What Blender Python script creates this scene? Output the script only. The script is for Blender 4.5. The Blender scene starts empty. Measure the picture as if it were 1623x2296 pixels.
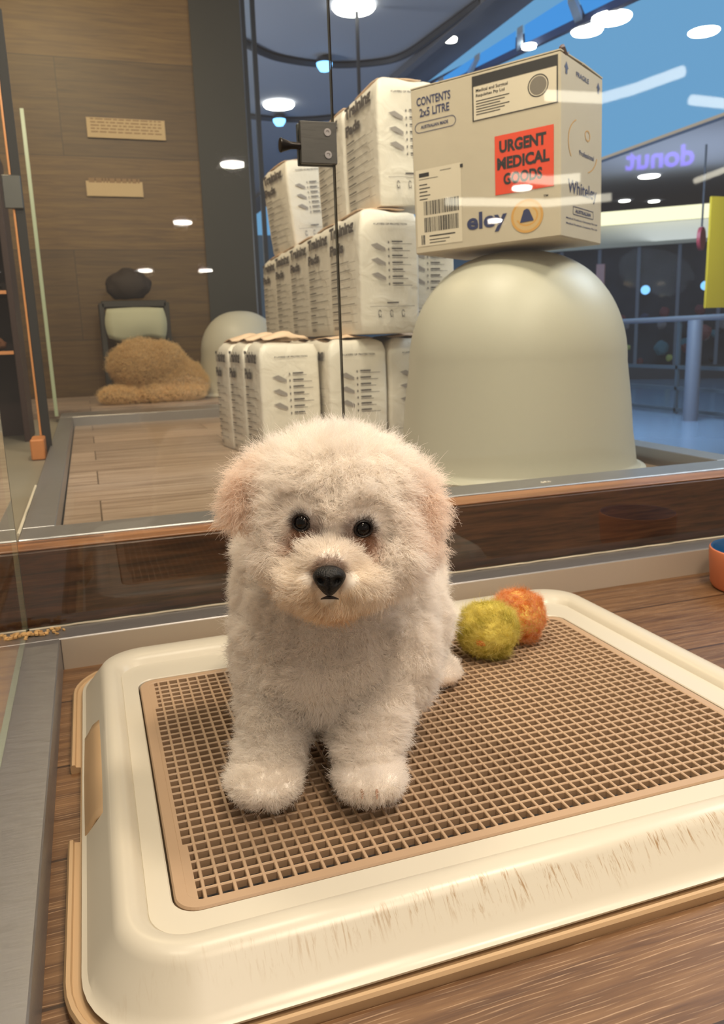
import bpy, math, random
import numpy as np
from mathutils import Vector, Matrix, noise as mn
random.seed(7); rng = np.random.default_rng(7)
C = bpy.context.scene.collection
S = bpy.context.scene
PI = math.pi

# ------------------------------------------------------------------ camera
W_, H_, F_ = 1623.0, 2296.0, 1785.0
CAM = np.array([0.0, 0.0, 0.385])
_p, _r, _y = .215101, -.0337004, .322391
def _rot():
    B = np.array([[1,0,0],[0,0,-1],[0,1,0.]])
    cp,sp = math.cos(_p),math.sin(_p); P = np.array([[1,0,0],[0,cp,-sp],[0,sp,cp]])
    cr,sr = math.cos(_r),math.sin(_r); Q = np.array([[cr,-sr,0],[sr,cr,0],[0,0,1]])
    cy,sy = math.cos(_y),math.sin(_y); Y = np.array([[cy,-sy,0],[sy,cy,0],[0,0,1]])
    return Q@P@B@Y
R = _rot()
def ray(px,py): return R.T@np.array([px-W_/2,py-H_/2,F_])
def at_z(px,py,z): d = ray(px,py); return CAM+d*(z-CAM[2])/d[2]      # the point of a level surface seen there
def at_y(px,py,y): d = ray(px,py); return CAM+d*y/d[1]
def at_d(px,py,D): return CAM+ray(px,py)*D/F_
cam = bpy.data.cameras.new('camera'); camo = bpy.data.objects.new('camera', cam); C.objects.link(camo)
M4 = Matrix(((R[0][0],-R[1][0],-R[2][0],CAM[0]),(R[0][1],-R[1][1],-R[2][1],CAM[1]),(R[0][2],-R[1][2],-R[2][2],CAM[2]),(0,0,0,1)))
camo.matrix_world = M4
cam.sensor_fit = 'VERTICAL'; cam.sensor_height = 36; cam.lens = F_/H_*36
cam.clip_start = .01; cam.clip_end = 200
cam.dof.use_dof = True; cam.dof.focus_distance = .57; cam.dof.aperture_fstop = 16
S.camera = camo
S.view_settings.view_transform = 'Standard'; S.view_settings.look = 'None'
S.view_settings.exposure = 0.25; S.view_settings.gamma = 1; S.view_settings.use_curve_mapping = False
try:
    S.cycles.use_light_tree = False; S.cycles.max_bounces = 8; S.cycles.transparent_max_bounces = 24; S.cycles.transmission_bounces = 8
    S.cycles.diffuse_bounces = 5; S.cycles.glossy_bounces = 4
    S.cycles.caustics_reflective = False; S.cycles.caustics_refractive = False
    S.cycles.sample_clamp_indirect = 6; S.cycles.use_denoising = True; S.cycles.adaptive_threshold = .025
except Exception: pass
# ------------------------------------------------------------------ world, room lights and added fill lamps
wd = bpy.data.worlds.new('mall_ambient'); S.world = wd; wd.use_nodes = True
wd.node_tree.nodes['Background'].inputs[0].default_value = (.62,.53,.44,1)
wd.node_tree.nodes['Background'].inputs[1].default_value = .52
def area_lamp(name, loc, size, power, col, target=None):
    l = bpy.data.lights.new(name,'AREA'); l.shape = 'DISK'; l.size = size; l.energy = power; l.color = col
    o = bpy.data.objects.new(name,l); C.objects.link(o); o.location = loc
    if target is not None:
        o.rotation_euler = (Vector(target)-Vector(loc)).to_track_quat('-Z','Y').to_euler()
    return o
WARM = (1.0,.83,.63)
area_lamp('shop_downlight', (-.22,.55,1.75), .22, 14, WARM, (.15,.6,.1))
area_lamp('shop_downlight', (.85,.45,1.75), .22, 12, WARM, (.3,.65,.1))
area_lamp('shop_downlight', (.40,-.20,1.75), .30, 12.5, (1,.82,.62), (.25,.75,.15))
area_lamp('shop_downlight', (.05,-.95,1.70), .30, 4.0, (1,.84,.66), (.22,.62,.15))  # front fill lamp added behind the viewer to brighten the puppy's face
area_lamp('shop_downlight', (.30,1.25,2.2), .40, 19, (1,.86,.68), (.6,1.8,.3))
area_lamp('shop_downlight', (-.1,2.7,2.2), .40, 15, (1,.76,.45), (.2,3.6,.4))
area_lamp('mall_light', (2.9,1.6,2.2), 1.0, 32, (.70,.84,1.0), (.8,1.4,.4))
pl_=bpy.data.lights.new('ceiling_fill','POINT'); pl_.energy=125; pl_.color=(.92,.94,1.0); pl_.shadow_soft_size=.3  # fill lamp added out of sight behind the brown wall to brighten the ceiling
plo=bpy.data.objects.new('ceiling_fill',pl_); C.objects.link(plo); plo.location=(-.6,5.6,.9)
area_lamp('far_ceiling_fill', (11.0,13.0,2.2), 4.0, 85, (.80,.88,1.0), (11.0,13.01,6))  # unseen upward fill added to brighten the far ceiling
area_lamp('mall_light', (5.0,7.0,2.2), 2.5, 160, (.62,.80,1.0), (5.5,9.0,-.7))

# ------------------------------------------------------------------ materials
MATS = {}
def srgb(r,g,b):
    f = lambda c: (c/255/12.92 if c/255<=.04045 else ((c/255+.055)/1.055)**2.4)
    return (f(r),f(g),f(b),1)
def mat(name, col, rough=.5, metal=0.0, emit=0.0, bump=0.0, bscale=200, sheen=0.0, spec=.5, trans=0.0, var=0.0, vscale=20, coat=0.0):
    if name in MATS: return MATS[name]
    m = bpy.data.materials.new(name); m.use_nodes = True; nt = m.node_tree; b = nt.nodes['Principled BSDF']
    b.inputs['Base Color'].default_value = col; b.inputs['Roughness'].default_value = rough
    b.inputs['Metallic'].default_value = metal; b.inputs['Specular IOR Level'].default_value = spec
    if sheen: b.inputs['Sheen Weight'].default_value = sheen
    if coat: b.inputs['Coat Weight'].default_value = coat; b.inputs['Coat Roughness'].default_value = .15
    if emit:
        b.inputs['Emission Color'].default_value = col; b.inputs['Emission Strength'].default_value = emit
    tc = nt.nodes.new('ShaderNodeTexCoord')
    if bump:
        n = nt.nodes.new('ShaderNodeTexNoise'); n.inputs['Scale'].default_value = bscale; n.inputs['Detail'].default_value = 3
        bp = nt.nodes.new('ShaderNodeBump'); bp.inputs['Strength'].default_value = bump; bp.inputs['Distance'].default_value = .002
        nt.links.new(tc.outputs['Object'], n.inputs['Vector']); nt.links.new(n.outputs['Fac'], bp.inputs['Height']); nt.links.new(bp.outputs['Normal'], b.inputs['Normal'])
    if var:
        n = nt.nodes.new('ShaderNodeTexNoise'); n.inputs['Scale'].default_value = vscale; n.inputs['Detail'].default_value = 4
        mx = nt.nodes.new('ShaderNodeMix'); mx.data_type = 'RGBA'
        mx.inputs['A'].default_value = tuple(c*(1-var) for c in col[:3])+(1,); mx.inputs['B'].default_value = tuple(min(1,c*(1+var)) for c in col[:3])+(1,)
        nt.links.new(tc.outputs['Object'], n.inputs['Vector']); nt.links.new(n.outputs['Fac'], mx.inputs['Factor']); nt.links.new(mx.outputs['Result'], b.inputs['Base Color'])
    MATS[name] = m; return m
def emis(name, col, s):
    if name in MATS: return MATS[name]
    m = bpy.data.materials.new(name); m.use_nodes = True; nt = m.node_tree; nt.nodes.remove(nt.nodes['Principled BSDF'])
    e = nt.nodes.new('ShaderNodeEmission'); e.inputs[0].default_value = col; e.inputs[1].default_value = s
    nt.links.new(e.outputs[0], nt.nodes['Material Output'].inputs[0]); MATS[name] = m; return m
def glass_mat(name='clear_pane', tint=(.965,.985,.975), ior=1.5, boost=1.0):
    if name in MATS: return MATS[name]
    m = bpy.data.materials.new(name); m.use_nodes = True; nt = m.node_tree; nt.nodes.remove(nt.nodes['Principled BSDF'])
    t = nt.nodes.new('ShaderNodeBsdfTransparent'); t.inputs[0].default_value = (*tint,1)
    g = nt.nodes.new('ShaderNodeBsdfGlossy'); g.inputs['Roughness'].default_value = .02; g.inputs[0].default_value = (1,1,1,1)
    f = nt.nodes.new('ShaderNodeFresnel'); f.inputs[0].default_value = ior
    mx = nt.nodes.new('ShaderNodeMixShader')
    # outer faces mirror (both surfaces of the sheet together), inner faces only let light through
    ge = nt.nodes.new('ShaderNodeNewGeometry'); iv = nt.nodes.new('ShaderNodeMath'); iv.operation = 'SUBTRACT'; iv.inputs[0].default_value = 1; nt.links.new(ge.outputs['Backfacing'], iv.inputs[1])
    mu = nt.nodes.new('ShaderNodeMath'); mu.operation = 'MULTIPLY'; nt.links.new(f.outputs[0], mu.inputs[0]); nt.links.new(iv.outputs[0], mu.inputs[1])
    m2 = nt.nodes.new('ShaderNodeMath'); m2.operation = 'MULTIPLY'; m2.use_clamp = True; m2.inputs[1].default_value = 1.5*boost; nt.links.new(mu.outputs[0], m2.inputs[0]); f = m2
    nt.links.new(f.outputs[0], mx.inputs[0]); nt.links.new(t.outputs[0], mx.inputs[1]); nt.links.new(g.outputs[0], mx.inputs[2])
    nt.links.new(mx.outputs[0], nt.nodes['Material Output'].inputs[0]); MATS[name] = m; return m
def wood_mat(name, base, dark, light, plank=(.16,1.2), axis='x', rough=.45, fine=1.0, seam=.0016, grain=1.0, cerused=0.0, vary=.35):
    """planks laid along x (or up a wall: axis 'xz'), grain stretched along them"""
    if name in MATS: return MATS[name]
    m = bpy.data.materials.new(name); m.use_nodes = True; nt = m.node_tree; b = nt.nodes['Principled BSDF']; L = nt.links.new
    tc = nt.nodes.new('ShaderNodeTexCoord'); sp = nt.nodes.new('ShaderNodeSeparateXYZ'); L(tc.outputs['Object'], sp.inputs[0])
    cb = nt.nodes.new('ShaderNodeCombineXYZ'); L(sp.outputs['X'], cb.inputs[0]); L(sp.outputs['Z' if axis == 'xz' else 'Y'], cb.inputs[1]); L(sp.outputs['Y' if axis == 'xz' else 'Z'], cb.inputs[2])
    br = nt.nodes.new('ShaderNodeTexBrick'); br.offset = .42; br.inputs['Scale'].default_value = 1; br.inputs['Brick Width'].default_value = plank[1]; br.inputs['Row Height'].default_value = plank[0]
    br.inputs['Mortar Size'].default_value = seam; br.inputs['Mortar Smooth'].default_value = .2
    br.inputs['Color1'].default_value = (0,0,0,1); br.inputs['Color2'].default_value = (1,1,1,1); br.inputs['Mortar'].default_value = (.5,.5,.5,1)
    L(cb.outputs[0], br.inputs['Vector'])
    # offset the grain from plank to plank
    sc = nt.nodes.new('ShaderNodeVectorMath'); sc.operation = 'MULTIPLY_ADD'; sc.inputs[1].default_value = (3.7,9.1,5.3); L(br.outputs['Color'], sc.inputs[0]); L(cb.outputs[0], sc.inputs[2])
    mp = nt.nodes.new('ShaderNodeMapping'); mp.inputs['Scale'].default_value = (1.6*fine,26*fine,10); L(sc.outputs[0], mp.inputs[0])
    n1 = nt.nodes.new('ShaderNodeTexNoise'); n1.inputs['Scale'].default_value = 2.2; n1.inputs['Detail'].default_value = 7; n1.inputs['Roughness'].default_value = .62; n1.inputs['Distortion'].default_value = .5; L(mp.outputs[0], n1.inputs['Vector'])
    rp = nt.nodes.new('ShaderNodeValToRGB'); rp.color_ramp.elements[0].position = .33; rp.color_ramp.elements[0].color = dark; rp.color_ramp.elements[1].position = .70; rp.color_ramp.elements[1].color = light
    e = rp.color_ramp.elements.new(.5); e.color = base; L(n1.outputs['Fac'], rp.inputs[0])
    # plank to plank tone
    hsv = nt.nodes.new('ShaderNodeHueSaturation'); mr = nt.nodes.new('ShaderNodeMapRange'); mr.inputs['To Min'].default_value = 1-vary; mr.inputs['To Max'].default_value = 1+vary*.6; L(br.outputs['Color'], mr.inputs[0]); L(mr.outputs[0], hsv.inputs['Value']); L(rp.outputs[0], hsv.inputs['Color'])
    out = hsv.outputs[0]
    if cerused:
        wm = nt.nodes.new('ShaderNodeMapping'); wm.inputs['Scale'].default_value = (3.0,24.0,8); L(sc.outputs[0], wm.inputs[0])
        wv = nt.nodes.new('ShaderNodeTexWave'); wv.wave_type = 'RINGS'; wv.inputs['Scale'].default_value = 4.2; wv.inputs['Distortion'].default_value = 5; wv.inputs['Detail'].default_value = 3; wv.inputs['Detail Scale'].default_value = 1.2; L(wm.outputs[0], wv.inputs['Vector'])
        r2 = nt.nodes.new('ShaderNodeValToRGB'); r2.color_ramp.elements[0].position = .86; r2.color_ramp.elements[0].color = (0,0,0,1); r2.color_ramp.elements[1].position = .98; r2.color_ramp.elements[1].color = (1,1,1,1); L(wv.outputs['Fac'], r2.inputs[0])
        n3 = nt.nodes.new('ShaderNodeTexNoise'); n3.inputs['Scale'].default_value = 9; n3.inputs['Detail'].default_value = 5; L(mp.outputs[0], n3.inputs['Vector'])
        r3 = nt.nodes.new('ShaderNodeValToRGB'); r3.color_ramp.elements[0].position = .45; r3.color_ramp.elements[1].position = .62; L(n3.outputs['Fac'], r3.inputs[0])
        mu = nt.nodes.new('ShaderNodeMath'); mu.operation = 'MULTIPLY'; L(r2.outputs[0], mu.inputs[0]); L(r3.outputs[0], mu.inputs[1])
        m2 = nt.nodes.new('ShaderNodeMath'); m2.operation = 'MULTIPLY'; m2.inputs[1].default_value = cerused; L(mu.outputs[0], m2.inputs[0])
        mx = nt.nodes.new('ShaderNodeMix'); mx.data_type = 'RGBA'; L(m2.outputs[0], mx.inputs['Factor']); L(out, mx.inputs['A']); mx.inputs['B'].default_value = srgb(196,166,134); out = mx.outputs['Result']
    sm = nt.nodes.new('ShaderNodeMix'); sm.data_type = 'RGBA'; L(br.outputs['Fac'], sm.inputs['Factor']); L(out, sm.inputs['A']); sm.inputs['B'].default_value = tuple(c*.5 for c in dark[:3])+(1,)
    L(sm.outputs['Result'], b.inputs['Base Color'])
    b.inputs['Roughness'].default_value = rough
    bp = nt.nodes.new('ShaderNodeBump'); bp.inputs['Strength'].default_value = .25; bp.inputs['Distance'].default_value = .001; L(n1.outputs['Fac'], bp.inputs['Height']); L(bp.outputs['Normal'], b.inputs['Normal'])
    MATS[name] = m; return m
def steel_mat(name='brushed_steel', col=(.33,.32,.32,1), rough=.40):
    if name in MATS: return MATS[name]
    m = bpy.data.materials.new(name); m.use_nodes = True; nt = m.node_tree; b = nt.nodes['Principled BSDF']; L = nt.links.new
    b.inputs['Base Color'].default_value = col; b.inputs['Metallic'].default_value = .85
    tc = nt.nodes.new('ShaderNodeTexCoord'); mp = nt.nodes.new('ShaderNodeMapping'); mp.inputs['Scale'].default_value = (6,40,40); L(tc.outputs['Object'], mp.inputs[0])
    n = nt.nodes.new('ShaderNodeTexNoise'); n.inputs['Scale'].default_value = 9; n.inputs['Detail'].default_value = 5; L(mp.outputs[0], n.inputs['Vector'])
    mr = nt.nodes.new('ShaderNodeMapRange'); mr.inputs['To Min'].default_value = rough-.10; mr.inputs['To Max'].default_value = rough+.14; L(n.outputs['Fac'], mr.inputs[0]); L(mr.outputs[0], b.inputs['Roughness'])
    bp = nt.nodes.new('ShaderNodeBump'); bp.inputs['Strength'].default_value = .12; bp.inputs['Distance'].default_value = .001; L(n.outputs['Fac'], bp.inputs['Height']); L(bp.outputs['Normal'], b.inputs['Normal'])
    MATS[name] = m; return m

# ------------------------------------------------------------------ mesh helpers
def tag(o, label=None, cat=None, group=None, kind=None):
    if label: o['label'] = label
    if cat: o['category'] = cat
    if group: o['group'] = group
    if kind: o['kind'] = kind
    return o
def empty(name, loc=(0,0,0), rot=(0,0,0)):
    o = bpy.data.objects.new(name, None); C.objects.link(o); o.location = loc; o.rotation_euler = rot; o.empty_display_size = .02
    return o
def mesh_obj(name, verts, faces, m, parent=None, smooth=False, mats=None, midx=None, loc=None, rot=None):
    me = bpy.data.meshes.new(name); me.from_pydata([tuple(map(float,v)) for v in verts], [], [tuple(int(i) for i in f) for f in faces]); me.update()
    for mm in (mats or [m]): me.materials.append(mm)
    if midx is not None: me.polygons.foreach_set('material_index', midx)
    if smooth is True: me.polygons.foreach_set('use_smooth', [True]*len(me.polygons))
    o = bpy.data.objects.new(name, me); C.objects.link(o)
    if parent: o.parent = parent
    if loc is not None: o.location = loc
    if rot is not None: o.rotation_euler = rot
    return o
def smooth_angle(o, deg=35):
    """bake smooth shading with sharp edges above an angle"""
    me = o.data; me.polygons.foreach_set('use_smooth', [True]*len(me.polygons)); me.set_sharp_from_angle(angle=math.radians(deg)); return o
class MB:
    def __init__(s): s.v=[]; s.f=[]; s.mi=[]; s.cur=0
    def add(s, v, f):
        b=len(s.v); s.v+= [tuple(p) for p in v]; s.f+=[tuple(i+b for i in q) for q in f]; s.mi+=[s.cur]*len(f)
    def box(s, x0,x1,y0,y1,z0,z1, bev=0.0):
        if bev<=0:
            s.add([(x,y,z) for z in (z0,z1) for y in (y0,y1) for x in (x0,x1)], [(0,2,3,1),(4,5,7,6),(0,1,5,4),(2,6,7,3),(0,4,6,2),(1,3,7,5)]); return
        v=[];c=bev
        for z,i in ((z0,c),(z0+c,0),(z1-c,0),(z1,c)):
            r=[(x0+i+c*.0,y0+i),(x1-i,y0+i),(x1-i,y1-i),(x0+i,y1-i)]
            if i==0:
                r=[(x0+c,y0),(x1-c,y0),(x1,y0+c),(x1,y1-c),(x1-c,y1),(x0+c,y1),(x0,y1-c),(x0,y0+c)]
            else:
                r=[(x0+c,y0+c),(x1-c,y0+c),(x1-c,y0+c),(x1-c,y1-c),(x1-c,y1-c),(x0+c,y1-c),(x0+c,y1-c),(x0+c,y0+c)]
            v+=[(a,b,z) for a,b in r]
        f=[(0,7,5,3)[::1],(24,27,29,31)]
        f=[tuple(reversed((0,2,4,6))),(24,26,28,30)]
        for l in range(3):
            for k in range(8):
                a,b=l*8+k,l*8+(k+1)%8; q=(a,b,b+8,a+8); f.append(q)
        s.add(v,f)
    def tube(s, pts, rad, n=10, cap=True):
        pts=[Vector(p) for p in pts]; rads = rad if hasattr(rad,'__len__') else [rad]*len(pts)
        v=[];up=None
        for i,p in enumerate(pts):
            t=(pts[min(i+1,len(pts)-1)]-pts[max(i-1,0)]).normalized()
            if up is None: up = Vector((0,0,1)) if abs(t.z)<.9 else Vector((1,0,0))
            a=t.cross(up).normalized(); b=a.cross(t).normalized(); up=b
            for k in range(n):
                w=2*PI*k/n; v.append(p+rads[i]*(a*math.cos(w)+b*math.sin(w)))
        f=[(i*n+k,i*n+(k+1)%n,(i+1)*n+(k+1)%n,(i+1)*n+k) for i in range(len(pts)-1) for k in range(n)]
        if cap: f+=[tuple(range(n))[::-1], tuple((len(pts)-1)*n+k for k in range(n))]
        s.add(v,f)
    def lathe(s, prof, n=48, c=(0,0,0), sx=1, sy=1, cap=True):
        v=[(c[0]+r*sx*math.cos(2*PI*k/n), c[1]+r*sy*math.sin(2*PI*k/n), c[2]+z) for r,z in prof for k in range(n)]
        f=[(i*n+k,i*n+(k+1)%n,(i+1)*n+(k+1)%n,(i+1)*n+k) for i in range(len(prof)-1) for k in range(n)]
        if cap: f+=[tuple(range(n))[::-1], tuple((len(prof)-1)*n+k for k in range(n))]
        s.add(v,f)
    def build(s, name, m, parent=None, smooth=None, mats=None, loc=None, rot=None):
        o = mesh_obj(name, s.v, s.f, m, parent, False, mats, s.mi if mats else None, loc, rot)
        if smooth: smooth_angle(o, smooth)
        return o
def rr(xl,xr,yf,yb,r,n=10):
    """a rounded rectangle, counter-clockwise"""
    out=[]
    for cx,cy,a0 in ((xr-r,yb-r,0),(xl+r,yb-r,90),(xl+r,yf+r,180),(xr-r,yf+r,270)):
        for k in range(n+1):
            a=math.radians(a0+90*k/n); out.append((cx+r*math.cos(a),cy+r*math.sin(a)))
    return out
def loft(rings, closed_profile=False, cap=(False,False)):
    n=len(rings[0]); v=[p for r in rings for p in r]; f=[]; m=len(rings)
    for i in range(m if closed_profile else m-1):
        j=(i+1)%m
        for k in range(n): f.append((i*n+k,i*n+(k+1)%n,j*n+(k+1)%n,j*n+k))
    if cap[0]: f.append(tuple(range(n))[::-1])
    if cap[1]: f.append(tuple((m-1)*n+k for k in range(n)))
    return v,f
_tx = {}
def text2d(s, bold=.0, align='LEFT'):
    """vertices and faces of a line of lettering, height 1 = font size"""
    k=(s,bold)
    if k not in _tx:
        cu=bpy.data.curves.new('t','FONT'); cu.body=s; cu.size=1; cu.offset=bold; cu.resolution_u=3
        o=bpy.data.objects.new('t',cu); C.objects.link(o); dg=bpy.context.evaluated_depsgraph_get(); me=o.evaluated_get(dg).to_mesh()
        v=np.array([tuple(p.co)[:2] for p in me.vertices]); f=[tuple(p.vertices) for p in me.polygons]
        bpy.data.objects.remove(o); bpy.data.curves.remove(cu); _tx[k]=(v,f)
    return _tx[k]
def letter(mb, s, fmap, x0, y0, w, h, bold=.02, shear=0):
    """one line of lettering fitted in the box x0,y0,w,h of a face; fmap(u,v) gives the 3-D point"""
    v,f=text2d(s,bold); mn_=v.min(0); mx_=v.max(0); sc=((v-mn_)/(mx_-mn_))*np.array([w,h])+np.array([x0,y0])
    mb.add([fmap(a+b*shear,b) for a,b in sc], f)
def patch(mb, fmap, pts): mb.add([fmap(*p) for p in pts],[tuple(range(len(pts)))])
def bar(mb, fmap, x0,y0,w,h, n=1):
    v=[];f=[]
    for i in range(n+1):
        v+= [fmap(x0+w*i/n,y0), fmap(x0+w*i/n,y0+h)]
    f=[(2*i,2*i+2,2*i+3,2*i+1) for i in range(n)]
    mb.add(v,f)
def ring2(mb,fmap,cx,cy,r0,r1,a0=0,a1=360,n=40,sy=1):
    v=[]
    for i in range(n+1):
        a=math.radians(a0+(a1-a0)*i/n)
        v+=[fmap(cx+r0*math.cos(a),cy+sy*r0*math.sin(a)),fmap(cx+r1*math.cos(a),cy+sy*r1*math.sin(a))]
    mb.add(v,[(2*i,2*i+1,2*i+3,2*i+2) for i in range(n)])

# ================================================================== the pens
floor_m = wood_mat('vinyl_planks', srgb(104,74,48), srgb(76,50,32), srgb(126,94,64), plank=(.148,.95), rough=.45, fine=1.8, cerused=.5, vary=.15)
floor2_m = wood_mat('vinyl_planks_next_pen', srgb(160,138,120), srgb(126,106,90), srgb(182,162,144), plank=(.19,.62), rough=.4, cerused=.25, vary=.2)
board_m = wood_mat('dark_board', srgb(72,42,25), srgb(40,22,13), srgb(98,62,38), plank=(.6,4), axis='xz', rough=.45, fine=3.0, seam=0, vary=0)
boardtop_m = wood_mat('board_edge', srgb(140,92,58), srgb(100,62,38), srgb(168,116,78), plank=(.6,4), rough=.4, seam=0, vary=0)
steel = steel_mat()
steel_d = mat('steel_face', (.50,.43,.35,1), .42, metal=.2)
Z1 = .108          # floor of the pen behind
ZF = .142
mb=MB(); mb.box(-.063,1.6,-.2,.99,-.02,0); tag(mb.build('floor',floor_m), kind='structure')
mb=MB(); mb.box(-.06,1.09,1.17,3.06,Z1-.02,Z1); tag(mb.build('floor',floor2_m), kind='structure')
# steel rims of our pen
mb=MB(); mb.box(-.107,1.6,.9862,1.03,-.01,.040,.0012); tag(mb.build('trim_1',steel,smooth=30), kind='structure')
mb=MB(); mb.box(-.062,1.6,.9850,.9862,.0,.0385); tag(mb.build('trim_0',steel_d), kind='structure')
mb=MB(); mb.box(-.107,-.063,-.2,.985,-.01,.0405,.0012); tag(mb.build('trim_2',steel,smooth=30), kind='structure')
# dark wooden step between the two pens, with its paler top edge
mb=MB(); mb.box(-1.2,1.9,1.048,1.062,-.05,.137,.002); tag(mb.build('wall_back',board_m,smooth=30), kind='structure')
mb=MB(); mb.box(-1.2,1.9,1.049,1.098,.1371,.1402,.001); tag(mb.build('trim_3',boardtop_m,smooth=30), kind='structure')
# steel rims of the pen behind
for i,(a,b) in enumerate((((-.107,1.15),(1.100,1.172)),((-.107,-.063),(1.173,3.06)),((-.107,1.15),(3.061,3.26)),((1.09,1.15),(1.173,3.06)))):
    mb=MB(); mb.box(a[0],a[1],b[0],b[1],Z1-.02,ZF,.0015); tag(mb.build('trim_%d'%(4+i),steel,smooth=30), kind='structure')
# orange wood beyond the left pane
ply_m = wood_mat('orange_ply', srgb(186,128,62), srgb(150,92,40), srgb(212,158,88), plank=(.4,3), rough=.5, seam=0, vary=0)
mb=MB(); mb.box(-.55,-.1075,-.2,1.04,-.03,.034); tag(mb.build('floor',ply_m), kind='structure')
mb=MB(); mb.box(-1.2,-.1085,1.10,3.4,.0,.120); tag(mb.build('floor',mat('grey_laminate',srgb(128,120,104),.5,var=.15,vscale=6)), kind='structure')

# panes
edge_dark = mat('pane_joint', srgb(58,62,54), .4)
edge_m = mat('pane_edge', srgb(168,180,150), .25, spec=.6)
gl = glass_mat()
def pane(n, x0,x1,y0,y1,z0,z1, parent=None):
    """a sheet of glass with pale green edges"""
    mb=MB(); mb.box(x0,x1,y0,y1,z0,z1)
    thin = 0 if (x1-x0)<(y1-y0) else 1
    # faces: bottom, top, front, back, left, right
    mi=[1,1,0,0,1,1] if thin==1 else [1,1,1,1,0,0]
    o=mesh_obj('window_%d'%n, mb.v, mb.f, gl, parent, False, [gl,edge_dark if n in (1,2) else edge_m], mi); return tag(o, kind='structure')
jx = at_y(752,400,1.035)[0]
pane(1, -.102, jx-.0015, 1.034,1.040,.0405,1.9)
pane(2, jx+.0005, 1.6, 1.034,1.040,.0405,1.9)
pane(3, -.108,-.102, -.19,1.033,.041,1.9)
e_=at_y(75,265,3.24)
ex_=at_y(128,915,3.24)[0]; pane(4, ex_-.006,ex_+.006, 3.12,3.24,.1425,e_[2])
# beads of sealant along the steel rim
sil = mat('sealant', srgb(200,190,170), .4)
mb=MB(); P=[]
for i in range(120): P.append((-.10+i*1.65/119,1.0315+.0006*math.sin(i*1.7),.0405+.0006*random.random()))
mb.tube(P,.0016,6); tag(mb.build('sealant_bead',sil,smooth=60),'thin translucent bead of sealant along the steel rim under the back pane','sealant')
def crumbs(name, c, spread, n, col, label):
    mb=MB()
    for i in range(n):
        p=Vector(c)+Vector([random.gauss(0,s) for s in spread]); p.z=c[2]+random.random()*.002; r=.0012+.0022*random.random()
        v=[];
        for k in range(6):
            a=k*PI/3; v.append(p+Vector((r*math.cos(a)*random.uniform(.6,1.3),r*math.sin(a)*random.uniform(.6,1.3),0)))
        v+=[q+Vector((0,0,r*random.uniform(.4,1.2))) for q in v]
        mb.add(v,[(5,4,3,2,1,0),(6,7,8,9,10,11)]+[(k,(k+1)%6,6+(k+1)%6,6+k) for k in range(6)])
    return tag(mb.build(name,mat(name+'_grain',col,.9)),label,'crumbs',kind='stuff')
crumbs('sawdust_crumbs',(-.100,1.012,.0405),(.017,.006,0),70,srgb(205,165,110),'yellowish crumbs heaped on the left corner of the steel rim')
p=at_z(1222,1084,.1405); crumbs('paper_scrap',tuple(p),(.004,.001,0),7,srgb(225,215,200),'small white scrap on the wooden ledge under the dome')

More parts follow.
